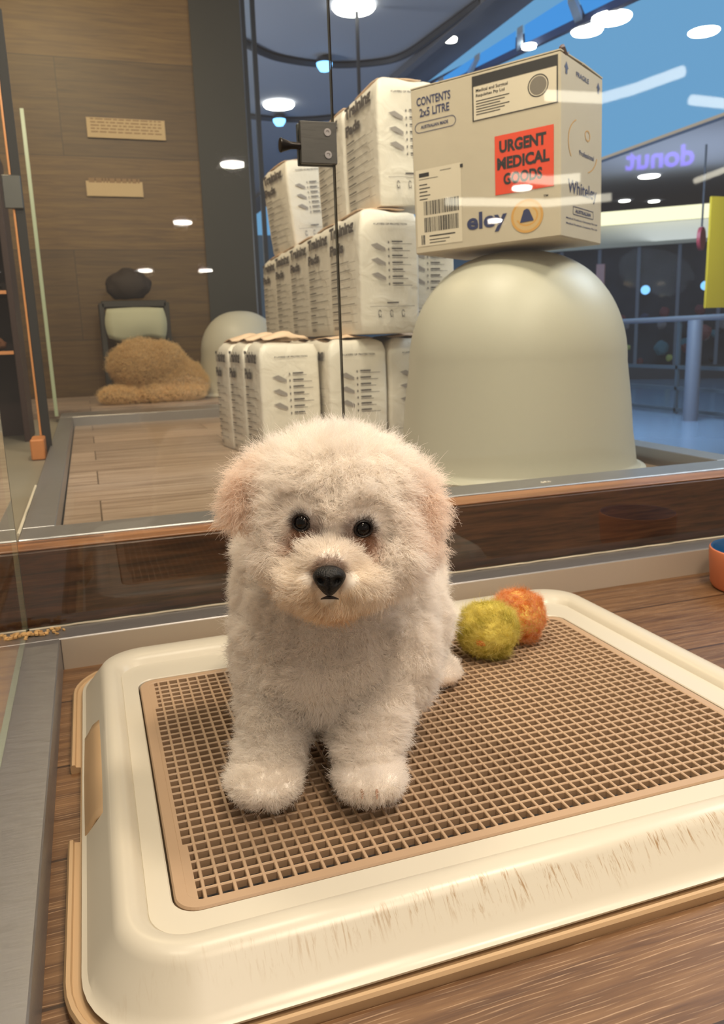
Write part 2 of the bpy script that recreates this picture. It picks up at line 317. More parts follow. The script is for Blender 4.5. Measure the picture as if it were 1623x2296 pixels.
# ================================================================== pet tray
tray=empty('pet_training_tray',(.28,.65,0)); tag(tray,'cream pet toilet tray with a tan mesh grid, under the white puppy','pet tray')
TL,TR,TF,TB=.020,.542,.462,.845
T0=np.array([.28,.65,0])
def ring(oL,oR,oF,oB,r,z): return [(a-T0[0],b-T0[1],z) for a,b in rr(TL-oL,TR+oR,TF-oF,TB+oB,r)]
cream=bpy.data.materials.new('cream_plastic'); cream.use_nodes=True
def _cream():
    nt=cream.node_tree; b=nt.nodes['Principled BSDF']; L=nt.links.new
    b.inputs['Roughness'].default_value=.30; b.inputs['Subsurface Weight'].default_value=0
    tc=nt.nodes.new('ShaderNodeTexCoord')
    # scuffs: short brown claw marks on the outer front slope only
    mp=nt.nodes.new('ShaderNodeMapping'); mp.inputs['Scale'].default_value=(260,34,34); mp.inputs['Rotation'].default_value=(0,0,.18); L(tc.outputs['Object'],mp.inputs[0])
    n=nt.nodes.new('ShaderNodeTexNoise'); n.inputs['Scale'].default_value=1; n.inputs['Detail'].default_value=4; n.inputs['Roughness'].default_value=.7; n.inputs['Distortion'].default_value=1.2; L(mp.outputs[0],n.inputs['Vector'])
    rp=nt.nodes.new('ShaderNodeValToRGB'); rp.color_ramp.elements[0].position=.52; rp.color_ramp.elements[0].color=(0,0,0,1); rp.color_ramp.elements[1].position=.66; rp.color_ramp.elements[1].color=(1,1,1,1); L(n.outputs['Fac'],rp.inputs[0])
    n2=nt.nodes.new('ShaderNodeTexNoise'); n2.inputs['Scale'].default_value=14; n2.inputs['Detail'].default_value=3; L(tc.outputs['Object'],n2.inputs['Vector'])
    sp=nt.nodes.new('ShaderNodeSeparateXYZ'); L(tc.outputs['Object'],sp.inputs[0])
    yb=nt.nodes.new('ShaderNodeMath'); yb.operation='MULTIPLY_ADD'; yb.inputs[1].default_value=.022; L(n2.outputs['Fac'],yb.inputs[0]); L(sp.outputs['Y'],yb.inputs[2])
    band=nt.nodes.new('ShaderNodeValToRGB'); cr=band.color_ramp; cr.elements[0].position=.0; cr.elements[0].color=(0,0,0,1)
    mr=nt.nodes.new('ShaderNodeMapRange'); mr.inputs['From Min'].default_value=-.254; mr.inputs['From Max'].default_value=-.218; L(yb.outputs[0],mr.inputs[0])
    cr.elements[1].position=1; cr.elements[1].color=(0,0,0,1)
    for q,c in ((.30,0),(.62,1.0),(.80,.9),(.88,0)):
        e=cr.elements.new(q); e.color=(c,c,c,1)
    L(mr.outputs[0],band.inputs[0])
    xr=nt.nodes.new('ShaderNodeMapRange'); xr.inputs['From Min'].default_value=-.27; xr.inputs['From Max'].default_value=-.05; xr.inputs['To Min'].default_value=.12; L(sp.outputs['X'],xr.inputs[0])
    m1=nt.nodes.new('ShaderNodeMath'); m1.operation='MULTIPLY'; L(rp.outputs[0],m1.inputs[0]); L(band.outputs[0],m1.inputs[1])
    m2=nt.nodes.new('ShaderNodeMath'); m2.operation='MULTIPLY'; L(m1.outputs[0],m2.inputs[0]); L(xr.outputs[0],m2.inputs[1])
    m3=nt.nodes.new('ShaderNodeMath'); m3.operation='MULTIPLY'; L(m2.outputs[0],m3.inputs[0]); m3.inputs[1].default_value=.9
    mx=nt.nodes.new('ShaderNodeMix'); mx.data_type='RGBA'; mx.inputs['A'].default_value=srgb(200,193,177); mx.inputs['B'].default_value=srgb(150,116,72); L(m3.outputs[0],mx.inputs['Factor']); L(mx.outputs['Result'],b.inputs['Base Color'])
_cream()
tan=mat('tan_plastic',srgb(184,154,118),.38)
def booled(o,cutters):
    for c in cutters:
        md=o.modifiers.new('b','BOOLEAN'); md.object=c; md.operation='DIFFERENCE'; md.solver='EXACT'
    dg=bpy.context.evaluated_depsgraph_get(); me=bpy.data.meshes.new_from_object(o.evaluated_get(dg)); o.modifiers.clear(); o.data=me
    for c in cutters: bpy.data.objects.remove(c)
    return smooth_angle(o,28)
prof=[(.0015,.0015,.0015,.0015,.018,.014),(.0015,.0015,.0015,.0015,.018,.0275),(.0025,.0025,.0025,.0025,.019,.0284),
 (.017,.030,.022,.046,.028,.0284),(.0174,.0305,.0225,.0465,.0284,.0277),(.0180,.031,.0232,.0475,.029,.0284),(.0195,.033,.0255,.051,.030,.0318),(.0222,.0365,.0290,.056,.032,.0350),
 (.0250,.040,.0325,.062,.035,.0366),(.0290,.046,.037,.071,.040,.0372),(.0330,.052,.042,.079,.044,.0368),(.0370,.057,.048,.086,.048,.0348),(.0395,.060,.0515,.0895,.051,.0315),
 (.0460,.065,.0600,.0955,.057,.0235),(.0530,.070,.0690,.1005,.062,.0150),(.0562,.0725,.0735,.103,.065,.0112),(.0582,.074,.0760,.1045,.066,.0104),(.0597,.075,.0780,.1055,.067,.0100),(.0590,.0745,.0775,.105,.0665,.0082),
 (.0540,.070,.072,.100,.062,.0082),(.0390,.058,.052,.088,.050,.0275),(.0330,.050,.042,.078,.044,.0330),(.0250,.038,.033,.060,.035,.0315),(.0195,.031,.025,.048,.030,.0262),(.0030,.0030,.0030,.0030,.019,.0262),(.0030,.0030,.0030,.0030,.019,.014)]
v,f=loft([ring(oL,oR,oF,oB,r,z) for (oL,oR,oF,oB,r,z) in prof],True)
frame=mesh_obj('frame',v,f,cream,tray)
# the opening of the left-hand grip
def prism(pts,z0,z1):
    n=len(pts); v=[(a-T0[0],b-T0[1],z) for z in (z0,z1) for a,b in pts]
    return v,[tuple(range(n))[::-1],tuple(range(n,2*n))]+[(k,(k+1)%n,n+(k+1)%n,n+k) for k in range(n)]
cv,cf=prism([(-.052,.598),(-.052,.775),(-.034,.762),(-.0245,.752),(-.0180,.735),(-.0165,.715),(-.0165,.648),(-.0225,.640),(-.031,.626)],-.01,.06)
cut=mesh_obj('c',cv,cf,cream); cut.parent=tray
bpy.context.view_layer.update()
booled(frame,[cut])
# tan grip piece showing through the opening
gp=MB(); xs=[-.0165,-.022,-.029,-.0345,-.0385,-.0395,-.0400]; zs=[.0292,.0288,.0240,.0150,.0100,.0085,.001]
ys=[.600,.612,.63,.66,.69,.72,.745,.757,.768]; v=[];
for i,(a,z) in enumerate(zip(xs,zs)):
    for y in ys: v.append((a-T0[0],y-T0[1],z-.0015*(1-math.cos((y-.685)*30))*.2))
n=len(ys); gp.add(v,[(i*n+k,i*n+k+1,(i+1)*n+k+1,(i+1)*n+k) for i in range(len(xs)-1) for k in range(n-1)])
g=gp.build('grip_insert',tan,tray,smooth=40); md=g.modifiers.new('s','SOLIDIFY'); md.thickness=.002; md.offset=-1
g['label']='tan grip insert in the left side opening'
# base tray
bp_=[(.0700,.086,.085,.118,.075,0),(.0705,.0865,.0855,.1185,.0755,.002),(.0705,.0865,.0855,.1185,.0755,.0065),(.069,.085,.084,.117,.074,.0085),(.0665,.0825,.0815,.1145,.072,.0085),(.0655,.0815,.0800,.1135,.071,.0060),
     (.0610,.077,.0795,.108,.068,.0052),(.055,.07,.072,.10,.062,.0052),(.053,.068,.07,.098,.06,.0100),(-.0,-.0,-.0,-.0,.02,.0100)]
v,f=loft([ring(*q) for q in bp_],False,(True,True)); base=mesh_obj('base',v,f,tan,tray)
cv,cf=prism([(-.0415,.602),(-.0415,.722),(-.062,.722),(-.062,.602)],-.02,.03); cut=mesh_obj('c',cv,cf,tan); cut.parent=tray
bpy.context.view_layer.update(); booled(base,[cut])
base['label']='tan base tray below the cream frame'
# absorbent sheet below the grid
v,f=loft([ring(-.004,-.004,-.004,-.004,.015,.0102),ring(-.004,-.004,-.004,-.004,.015,.0112)],False,(True,True)); mesh_obj('liner_sheet',v,f,mat('grey_liner',srgb(58,56,58),.8,var=.3,vscale=40),tray)
# mesh grid: rim and crossing bars
gb=MB(); v,f=loft([ring(0,0,0,0,.017,.0205),ring(0,0,0,0,.017,.0268),ring(-.0012,-.0012,-.0012,-.0012,.0158,.0282),ring(-.0085,-.0085,-.0085,-.0085,.010,.0282),ring(-.0095,-.0095,-.0095,-.0095,.009,.0275),ring(-.0095,-.0095,-.0095,-.0095,.009,.0205)],True); gb.add(v,f)
x0,x1,y0,y1=TL+.0095,TR-.0095,TF+.0095,TB-.0095
NX,NY=49,35; px_=(x1-x0)/NX; py_=(y1-y0)/NY; bw=.00125; zt,zb=.0278,.0222
def gbar(xa,xb,ya,yb,along):
    # tapered rib: narrow rounded top, wider foot
    if along=='y':
        c=(xa+xb)/2; pr=[(c-bw*1.05,zb),(c-bw,zt-.0006),(c-bw*.6,zt),(c+bw*.6,zt),(c+bw,zt-.0006),(c+bw*1.05,zb)]
        v=[(a-T0[0],y-T0[1],z) for y in (ya,yb) for a,z in pr]
    else:
        c=(ya+yb)/2; pr=[(c-bw*1.05,zb),(c-bw,zt-.0006),(c-bw*.6,zt),(c+bw*.6,zt),(c+bw,zt-.0006),(c+bw*1.05,zb)]
        v=[(x-T0[0],a-T0[1],z-.00005) for x in (xa,xb) for a,z in pr]
    gb.add(v,[(i,i+1,i+7,i+6) for i in range(5)]+[(5,0,6,11)])
for i in range(1,NX): gbar(x0+i*px_,x0+i*px_,y0-.001,y1+.001,'y')
for j in range(1,NY): gbar(x0-.001,x1+.001,y0+j*py_,y0+j*py_,'x')
# blanked corners of the left edge column
for j in list(range(0,6))+list(range(NY-6,NY)): gb.box(x0-.001-T0[0],x0+px_*.55-T0[0],y0+j*py_-T0[1],y0+(j+1)*py_-T0[1],.0222,.0279)
for j in range(6,NY-6): gb.box(x0-.001-T0[0],x0+px_*.22-T0[0],y0+j*py_-T0[1],y0+(j+1)*py_-T0[1],.0222,.0279)
o=gb.build('grid',mat('tan_grid_plastic',srgb(174,146,118),.42),tray); o['label']='tan square-mesh grid panel'

# ================================================================== puppy
def cam_basis(D, px, py):
    c=at_d(px,py,D); return c
PUP=np.array([.20,.64,.028])
puppy=empty('puppy',tuple(PUP)); tag(puppy,'fluffy white puppy with black eyes and nose standing on the mesh tray','dog')
rV,uV,bV=R[0],-R[1],R[2]
HC=at_d(752,1165,.600); HS=1/2975.0
_t=math.radians(-4.5); hr=rV*math.cos(_t)+uV*math.sin(_t); hu=-rV*math.sin(_t)+uV*math.cos(_t)
# look direction tips upward towards the camera: the face frame is the camera's frame with a slight tilt
def hp(px,py,d): return at_d(px,py,.600+d*HS)
import bmesh
bm=bmesh.new()
def ell(c,rad,axes=None,sub=3):
    g=bmesh.ops.create_icosphere(bm,subdivisions=sub,radius=1)
    A=np.array(axes) if axes is not None else np.eye(3)
    for vv in g['verts']:
        l=np.array(vv.co)*np.array(rad); vv.co=Vector(c+l@A)
FA=np.array([rV,bV,uV])
def limb(pts,rads,n=7):
    for i in range(len(pts)-1):
        for k in range(n+1):
            t=k/n; c=np.array(pts[i])*(1-t)+np.array(pts[i+1])*t; r=rads[i]*(1-t)+rads[i+1]*t; ell(c,(r,r,r),None,2)
h=lambda *a:[q*HS for q in a]
ell(hp(752,1112,30),h(172,150,138),FA)                      # skull
ell(hp(748,1165,0),h(166,135,108),FA)
ell(hp(655,1085,30),h(72,90,70),FA); ell(hp(855,1090,30),h(78,90,78),FA)
ell(hp(660,1240,-20),h(80,85,66),FA); ell(hp(850,1245,-20),h(82,85,70),FA)   # cheeks
ell(hp(740,1255,-95),h(62,95,46),FA)                        # bridge
ell(hp(690,1298,-95),h(64,78,44),FA); ell(hp(794,1302,-95),h(66,78,44),FA) # upper lips
ell(hp(740,1338,-75),h(66,80,34),FA)                        # chin
def tilted(ang): 
    a=math.radians(ang); return np.array([rV*math.cos(a)+uV*math.sin(a), bV, -rV*math.sin(a)+uV*math.cos(a)])
ell(hp(588,1072,40),h(60,50,44),tilted(36)); ell(hp(546,1118,28),h(30,42,56),tilted(-8))     # ear, left in view
ell(hp(905,1112,45),h(48,55,70),tilted(-36)); ell(hp(950,1168,38),h(27,46,64),tilted(-14)); ell(hp(940,1222,30),h(32,40,40),tilted(10))
# trunk
W=lambda px,py,D: at_d(px,py,D)
ell(W(740,1330,.690),(.060,.055,.060)); ell(W(738,1420,.695),(.071,.062,.078)); ell(W(735,1470,.690),(.070,.058,.052))
ell(W(735,1530,.680),(.036,.042,.026))
ell(W(640,1455,.690),(.040,.045,.060)); ell(W(860,1455,.700),(.040,.045,.060)); ell(W(622,1340,.705),(.033,.045,.062)); ell(W(632,1240,.715),(.034,.045,.040)); ell(W(868,1330,.715),(.036,.045,.055))
for t in np.linspace(0,1,7):
    c=W(750,1380,.715)*(1-t)+W(868,1300,.875)*t; ell(c,(.062-.006*t,.062,.058-.004*t))
ell(W(866,1330,.870),(.052,.052,.060))
# front legs
limb([W(622,1500,.682),W(618,1600,.665),W(614,1690,.650),W(602,1728,.640)],[.031,.0255,.0240,.0215])
ell(W(592,1742,.628),(.026,.027,.0135))
limb([W(852,1500,.690),W(833,1600,.665),W(818,1690,.645),W(820,1718,.638)],[.032,.0260,.0240,.0215])
ell(W(826,1738,.626),(.0245,.026,.013))
for cx,cy,D in ((548,1762,.612),(578,1774,.608),(612,1774,.609),(645,1762,.614),(785,1752,.608),(812,1765,.604),(845,1765,.603),(872,1752,.608)):
    ell(W(cx,cy,D),(.0085,.010,.0072),None,2)
# hind legs: thigh forward, hock back, foot on the grid
hl=np.array([.318,.722,.0])
for sx,sy in ((0,0),(-.085,.048)):
    o_=np.array([sx,sy,0])
    limb([hl+o_+(-.030,.030,.150),hl+o_+(-.017,-.004,.100),hl+o_+(-.004,.030,.062),hl+o_+(.0,.012,.044)],[.033,.026,.0195,.0175])
    ell(hl+o_+(.0,.0,.040),(.021,.026,.0115))
    for k in (-1,0,1): ell(hl+o_+(k*.010-.006,-.018,.037),(.0075,.010,.0068),None,2)
# short tail carried over the back
limb([W(930,1250,.93),W(900,1215,.95),W(860,1215,.94)],[.014,.011,.008],4)
me=bpy.data.meshes.new('body'); bm.to_mesh(me); bm.free()
body=bpy.data.objects.new('body',me); C.objects.link(body)
md=body.modifiers.new('r','REMESH'); md.mode='VOXEL'; md.voxel_size=.0028
md=body.modifiers.new('s','SMOOTH'); md.iterations=6; md.factor=.5
dg=bpy.context.evaluated_depsgraph_get(); me2=bpy.data.meshes.new_from_object(body.evaluated_get(dg)); body.modifiers.clear(); body.data=me2
me2.polygons.foreach_set('use_smooth',[True]*len(me2.polygons))
for vv in me2.vertices:
    vv.co=vv.co-Vector(PUP)
    if vv.co.z<.0008: vv.co.z=.0008
me2.materials.append(mat('puppy_skin',srgb(244,230,216),.8)); body.parent=puppy

def fur_material(name, rough=.75):
    m=bpy.data.materials.new(name); m.use_nodes=True; nt=m.node_tree; b=nt.nodes['Principled BSDF']; L=nt.links.new
    a=nt.nodes.new('ShaderNodeAttribute'); a.attribute_name='tone'
    L(a.outputs['Color'],b.inputs['Base Color']); b.inputs['Roughness'].default_value=rough; b.inputs['Specular IOR Level'].default_value=.1
    tr=nt.nodes.new('ShaderNodeBsdfTranslucent'); L(a.outputs['Color'],tr.inputs[0])
    mx=nt.nodes.new('ShaderNodeMixShader'); mx.inputs[0].default_value=.45; L(b.outputs[0],mx.inputs[1]); L(tr.outputs[0],mx.inputs[2]); L(mx.outputs[0],nt.nodes['Material Output'].inputs[0])
    return m
def grow(name, src, n, length_fn, dir_fn, tone_fn, r0, parent, material, pts=6, curl=.18, clump=None, seed=1, density=None, swirl=(.26,.24)):
    """hair strands rooted on a mesh: numpy arrays in the source object's local space"""
    g=np.random.default_rng(seed); me=src.data; me.calc_loop_triangles()
    V=np.empty(len(me.vertices)*3); me.vertices.foreach_get('co',V); V=V.reshape(-1,3)
    N=np.empty(len(me.vertices)*3); me.vertices.foreach_get('normal',N); N=N.reshape(-1,3)
    T=np.empty(len(me.loop_triangles)*3,dtype=np.int32); me.loop_triangles.foreach_get('vertices',T); T=T.reshape(-1,3)
    A=np.linalg.norm(np.cross(V[T[:,1]]-V[T[:,0]],V[T[:,2]]-V[T[:,0]]),axis=1)/2
    if density is not None: A=A*density(V[T].mean(1),N[T].mean(1))
    ti=g.choice(len(T),n,p=A/A.sum()); u=g.random((n,2)); m=u.sum(1)>1; u[m]=1-u[m]
    w=np.stack([1-u.sum(1),u[:,0],u[:,1]],1)[:,:,None]
    P=(V[T[ti]]*w).sum(1); Nn=(N[T[ti]]*w).sum(1); Nn/=np.linalg.norm(Nn,axis=1)[:,None]+1e-9
    Ln=length_fn(P,Nn,g); keep=Ln>.0004; P,Nn,Ln=P[keep],Nn[keep],Ln[keep]; n=len(P)
    D=dir_fn(P,Nn,g); D/=np.linalg.norm(D,axis=1)[:,None]
    # smooth lock field: neighbouring strands bend together
    def field(P,s,ph):
        return np.stack([np.sin(P[:,0]*s+ph)+np.sin(P[:,1]*s*1.3+ph*2)+np.sin(P[:,2]*s*1.7+ph*3) + np.sin((P[:,1]+P[:,2])*s*2.1+k*1.9) for k,ph in enumerate((ph,ph+2.1,ph+4.2))],1)/2.2
    F=field(P,130,1.0); F2=field(P,420,.3); F3=field(P,1100,2.3)
    tt=np.linspace(0,1,pts)
    X=np.zeros((n,pts,3)); ph=g.random(n)*2*PI; 
    a=np.cross(D,g.normal(size=(n,3))); a/=np.linalg.norm(a,axis=1)[:,None]+1e-9; b=np.cross(D,a)
    for i,t in enumerate(tt):
        sw=(t**1.5)*(F*swirl[0]+F2*swirl[1]+F3*.12)
        cu=curl*t*(np.cos(ph+t*5.0)[:,None]*a+np.sin(ph+t*5.0)[:,None]*b)
        X[:,i]=P-Nn*.0006+Ln[:,None]*(D*t+sw*.8*t+cu)
    hc=bpy.data.hair_curves.new(name); hc.add_curves([pts]*n)
    hc.attributes['position'].data.foreach_set('vector',X.astype(np.float32).ravel())
    ra=hc.attributes.get('radius') or hc.attributes.new('radius','FLOAT','POINT')
    rad=(r0*(1-.75*tt))[None,:]*np.ones((n,1)); ra.data.foreach_set('value',rad.astype(np.float32).ravel())
    ca=hc.attributes.new('tone','FLOAT_COLOR','CURVE'); tn=np.concatenate([tone_fn(P,Nn,g),np.ones((n,1))],1); ca.data.foreach_set('color',tn.astype(np.float32).ravel())
    hc.materials.append(material)
    o=bpy.data.objects.new(name,hc); C.objects.link(o); o.parent=parent; return o
def loc(p): return np.array(p)-PUP
EL,ER=loc(hp(681,1171,-100)),loc(hp(811,1183,-100))
NO=loc(hp(738,1296,-192))
HCl=loc(HC); CH=loc(hp(740,1345,-100)); EARL=loc(hp(548,1112,30)); EARR=loc(hp(948,1165,30)); MZ=loc(hp(740,1300,-110)); CHEST=loc(W(735,1480,.66))
sm=lambda x,a,b: np.clip((x-a)/(b-a),0,1)**2*(3-2*np.clip((x-a)/(b-a),0,1))
dist=lambda P,c: np.linalg.norm(P-c,axis=1)
def hd(P):   # head coordinates in photo-like units
    q=(P-HCl); return q@rV/HS, q@uV/HS, q@bV/HS
def p_len(P,N,g):
    x,z,d=hd(P); head=(np.abs(x)<260)&(z>-215)&(d<190)
    L=np.full(len(P),.0120)
    hz=P[:,2]
    L=np.where(head,.0135,L)
    m=sm(dist(P,MZ),.045,.020); L=L*(1-m)+.0100*m                         # muzzle
    e=np.maximum(sm(dist(P,EARL),.045,.02),sm(dist(P,EARR),.055,.02)); L=L*(1-e)+.0160*e
    br=sm(dist(P,(EL+ER)/2+(EL-ER)*0+ (loc(hp(745,1225,-110))-(EL+ER)/2)*.6),.022,.010); L=L*(1-br)+.0045*br   # short on the bridge
    L=np.where(hz<.035,.0085,L); L=np.where(hz<.010,.0058,L)
    for E in (EL,ER):
        de=dist(P,E); L=L*(.22+.78*sm(de,.0065,.020)); L=np.where(de<.0058,0,L)
        q=P-E; below=(q@uV<-.002)&(de<.022); 
    dn=dist(P,NO); L=L*(.3+.7*sm(dn,.011,.024)); L=np.where(dn<.0092,0,L)
    return L*g.uniform(.72,1.12,len(P))*np.where(g.random(len(P))<.06,1.35,1)
def p_dir(P,N,g):
    D=N+np.array([0,0,-.18])+g.normal(size=P.shape)*.16
    x,z,d=hd(P); m=sm(dist(P,MZ),.05,.02)[:,None]
    away=P-NO; away/=np.linalg.norm(away,axis=1)[:,None]+1e-9
    D=D+m*(away*1.3-uV*.55)
    for E in (EL,ER):
        q=P-E; dq=np.linalg.norm(q,axis=1)[:,None]; w=sm(dq[:,0],.026,.010)[:,None]
        D=D*(1-.7*w)+w*(q/dq)*1.1+w*N*.1
    e=np.maximum(sm(dist(P,EARL),.05,.02),sm(dist(P,EARR),.06,.02))[:,None]; D=D+e*np.array([0,0,-.35])
    low=(P[:,2]<.02)[:,None]; D=D+low*(N*.5+np.array([0,0,-.15]))
    # strands never run down through the grid
    D[:,2]=np.where((P[:,2]<.012)&(D[:,2]<-.05),-.05,D[:,2])
    return D
def p_tone(P,N,g):
    n=len(P); base=np.array(srgb(255,250,244)[:3])*np.ones((n,1)); 
    def mixin(c,w): nonlocal base; base=base*(1-w[:,None])+np.array(srgb(*c)[:3])*w[:,None]
    e=np.maximum(sm(dist(P,EARL),.046,.012),sm(dist(P,EARR),.056,.012)); mixin((250,218,192),.36*e)
    mixin((240,220,186),.6*sm(dist(P,CH),.05,.01)); mixin((232,196,150),.6*sm(dist(P,loc(hp(740,1375,-70))),.032,.008))
    mixin((228,190,140),.55*np.maximum(sm(dist(P,loc(hp(655,1320,-60))),.018,.005),sm(dist(P,loc(hp(830,1322,-60))),.018,.005)))
    for E,sx in ((EL,-1),(ER,1)):
        mixin((120,82,60),.7*sm(dist(P,E-uV*.005-rV*sx*.004),.0175,.010)); mixin((56,34,25),.95*sm(dist(P,E),.0125,.0078))
        mixin((186,142,110),.7*sm(dist(P,E-uV*.013+rV*sx*.002),.015,.004))
        mixin((206,168,134),.5*sm(dist(P,E-rV*sx*.010),.010,.003))
    mixin((150,120,100),.8*sm(dist(P,NO),.0170,.0125))
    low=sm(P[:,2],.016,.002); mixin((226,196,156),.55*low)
    return base*g.uniform(.93,1.03,(n,1))
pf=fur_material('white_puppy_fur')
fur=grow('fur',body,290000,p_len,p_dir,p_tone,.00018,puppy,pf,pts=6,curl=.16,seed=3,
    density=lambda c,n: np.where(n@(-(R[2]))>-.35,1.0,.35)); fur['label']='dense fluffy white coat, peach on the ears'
# the skin takes the coat's own markings
_V=np.empty(len(body.data.vertices)*3); body.data.vertices.foreach_get('co',_V); _V=_V.reshape(-1,3)
_c=np.concatenate([p_tone(_V,_V,np.random.default_rng(1)),np.ones((len(_V),1))],1)
_a=body.data.attributes.new('tone','FLOAT_COLOR','POINT'); _a.data.foreach_set('color',_c.astype(np.float32).ravel())
_nt=MATS['puppy_skin'].node_tree; _n=_nt.nodes.new('ShaderNodeAttribute'); _n.attribute_name='tone'; _nt.links.new(_n.outputs['Color'],_nt.nodes['Principled BSDF'].inputs['Base Color'])
# eyes, nose, mouth
eye_m=mat('dark_eye',srgb(6,4,4),.12,spec=.3)
rim_m=mat('eye_rim',srgb(18,11,10),.5)
def sph(name,c,rad,m,parent,axes=FA,sub=4):
    b=bmesh.new(); bmesh.ops.create_icosphere(b,subdivisions=sub,radius=1)
    for q in b.verts: q.co=Vector(np.array(c)+(np.array(q.co)*np.array(rad))@np.array(axes))
    me=bpy.data.meshes.new(name); b.to_mesh(me); b.free(); me.polygons.foreach_set('use_smooth',[True]*len(me.polygons)); me.materials.append(m)
    o=bpy.data.objects.new(name,me); C.objects.link(o); o.parent=parent; return o
EYE=[]
for E in (EL,ER):
    # seat the eye on the surface along the viewing direction
    bpy.context.view_layer.update()
    ok,pt,nn,_=body.ray_cast(Vector(E-bV*.1),Vector(bV))
    c=np.array(pt)+bV*.0040; EYE.append(c)
    eo=sph('eye',c,(.0064,.0064,.0064),eye_m,puppy)
    k=MB(); ring_=[]; nv=Vector(nn).normalized(); a_=nv.cross(Vector((0,0,1))).normalized(); b_=nv.cross(a_)
    cc=Vector(c)+nv*.0040
    k.tube([cc+.0055*(a_*math.cos(t)*1.12+b_*math.sin(t)) for t in np.linspace(0,2*PI,33)],.0011,6,cap=False)
    k.build('eyelid',rim_m,eo,smooth=60)
nose_m=mat('black_nose',srgb(6,5,5),.45,bump=.5,bscale=900,spec=.3)
b=bmesh.new(); bmesh.ops.create_icosphere(b,subdivisions=5,radius=1)
for q in b.verts:
    x,y,z=q.co; wz=1.0 if z>0 else 1-.42*(-z)**1.2
    x2=x*wz*.0112; z2=z*(.0085 if z>0 else .0122)+.0008*x*x; y2=y*.0105
    if z>.55: y2*=1; 
    if y<0:   # nostrils: two pits low at each side, and a groove between
        for s in (-1,1):
            dd=((x*1.0-s*.50)**2/.045+(z+.12)**2/.035); y2+=.0048*math.exp(-dd)
        y2+=.0016*math.exp(-(x/.07)**2)*(1 if z<.1 else .0)
    q.co=Vector(NO+rV*(-x2*-1)+bV*y2+uV*z2)
me=bpy.data.meshes.new('nose'); b.to_mesh(me); b.free(); me.polygons.foreach_set('use_smooth',[True]*len(me.polygons)); me.materials.append(nose_m)
o=bpy.data.objects.new('nose',me); C.objects.link(o); o.parent=puppy; o['label']='black leathery nose'
k=MB(); c0=NO-uV*.0135+bV*.004
k.tube([c0+rV*x*.001-uV*(.0004*x*x*.12)+bV*(.00015*x*x) for x in np.linspace(-6,6,13)],[.0004+.0009*math.sin(PI*i/12) for i in range(13)],6)
k.build('mouth',mat('dark_lip',srgb(30,20,18),.5),puppy,smooth=60)
# claws peeping from the paw on the right in view
claw=mat('claw_horn',srgb(176,140,118),.4)
for cx,cy,D in ((812,1778,.594),(845,1778,.593)):
    c=loc(W(cx,cy,D)); k=MB(); k.tube([c+bV*.006+uV*.003,c+bV*.001,c-bV*.003-uV*.0035],[.0016,.0013,.0004],6); k.build('claw',claw,puppy,smooth=60)

# ================================================================== fuzzy toys
def toy(name,c,rad,label,tones,seed,floor_z):
    root=empty(name,tuple(c)); tag(root,label,'toy ball')
    b=bmesh.new(); bmesh.ops.create_icosphere(b,subdivisions=5,radius=1)
    for q in b.verts:
        d=Vector(q.co); k=1+.05*mn.noise(d*2.3+Vector((seed,0,0)))+.025*mn.noise(d*7)
        q.co=Vector((d.x*rad[0],d.y*rad[1],d.z*rad[2]))*k
        if q.co.z<-(c[2]-floor_z)+.0005: q.co.z=-(c[2]-floor_z)+.0005
    me=bpy.data.meshes.new('core'); b.to_mesh(me); b.free(); me.materials.append(mat(name+'_core',srgb(*tones[1]),.9)); me.polygons.foreach_set('use_smooth',[True]*len(me.polygons))
    o=bpy.data.objects.new('core',me); C.objects.link(o); o.parent=root
    def ln(P,N,g): return g.uniform(.004,.011,len(P))*np.where(g.random(len(P))<.03,1.5,1)
    def dr(P,N,g):
        t=np.cross(N,np.array([.4,.3,.85])+.6*np.stack([np.sin(P[:,2]*160),np.cos(P[:,0]*140),np.sin(P[:,1]*120)],1)); t/=np.linalg.norm(t,axis=1)[:,None]+1e-9
        d=t+N*.30+g.normal(size=P.shape)*.28; return d
    def tn(P,N,g):
        w=g.random((len(P),1)); T=np.array([srgb(*t)[:3] for t in tones]); k=(mn_f(P)+g.normal(size=len(P))*.25)
        k=np.clip(k,0,.999)*(len(T)-1); i=k.astype(int); fr=(k-i)[:,None]; return T[i]*(1-fr)+T[np.minimum(i+1,len(T)-1)]*fr
    def mn_f(P): return .5+.28*np.sin(P[:,0]*230+seed)*np.sin(P[:,2]*260+1)+.25*np.sin(P[:,1]*190+P[:,2]*150)
    grow('fibre_cover',o,16000,ln,dr,tn,.00016,root,fur_material(name+'_fibre',.85),pts=5,curl=.25,seed=seed)
    return root
gz=.0282
c=at_z(1094,1412,gz+.030); toy('fuzzy_ball',c,(.0335,.031,.030),'yellow-green fuzzy toy ball on the grid, next to the puppy\'s hind paw',[(176,164,70),(222,208,110),(240,230,156),(214,198,92)],5,gz)
c2=at_z(1176,1396,gz+.029)+np.array([.004,.022,0]); toy('fuzzy_ball',c2,(.0300,.030,.0300),'orange fuzzy toy ball behind the yellow-green one on the grid',[(214,128,58),(240,168,98),(244,206,172),(230,146,74)],9,gz)
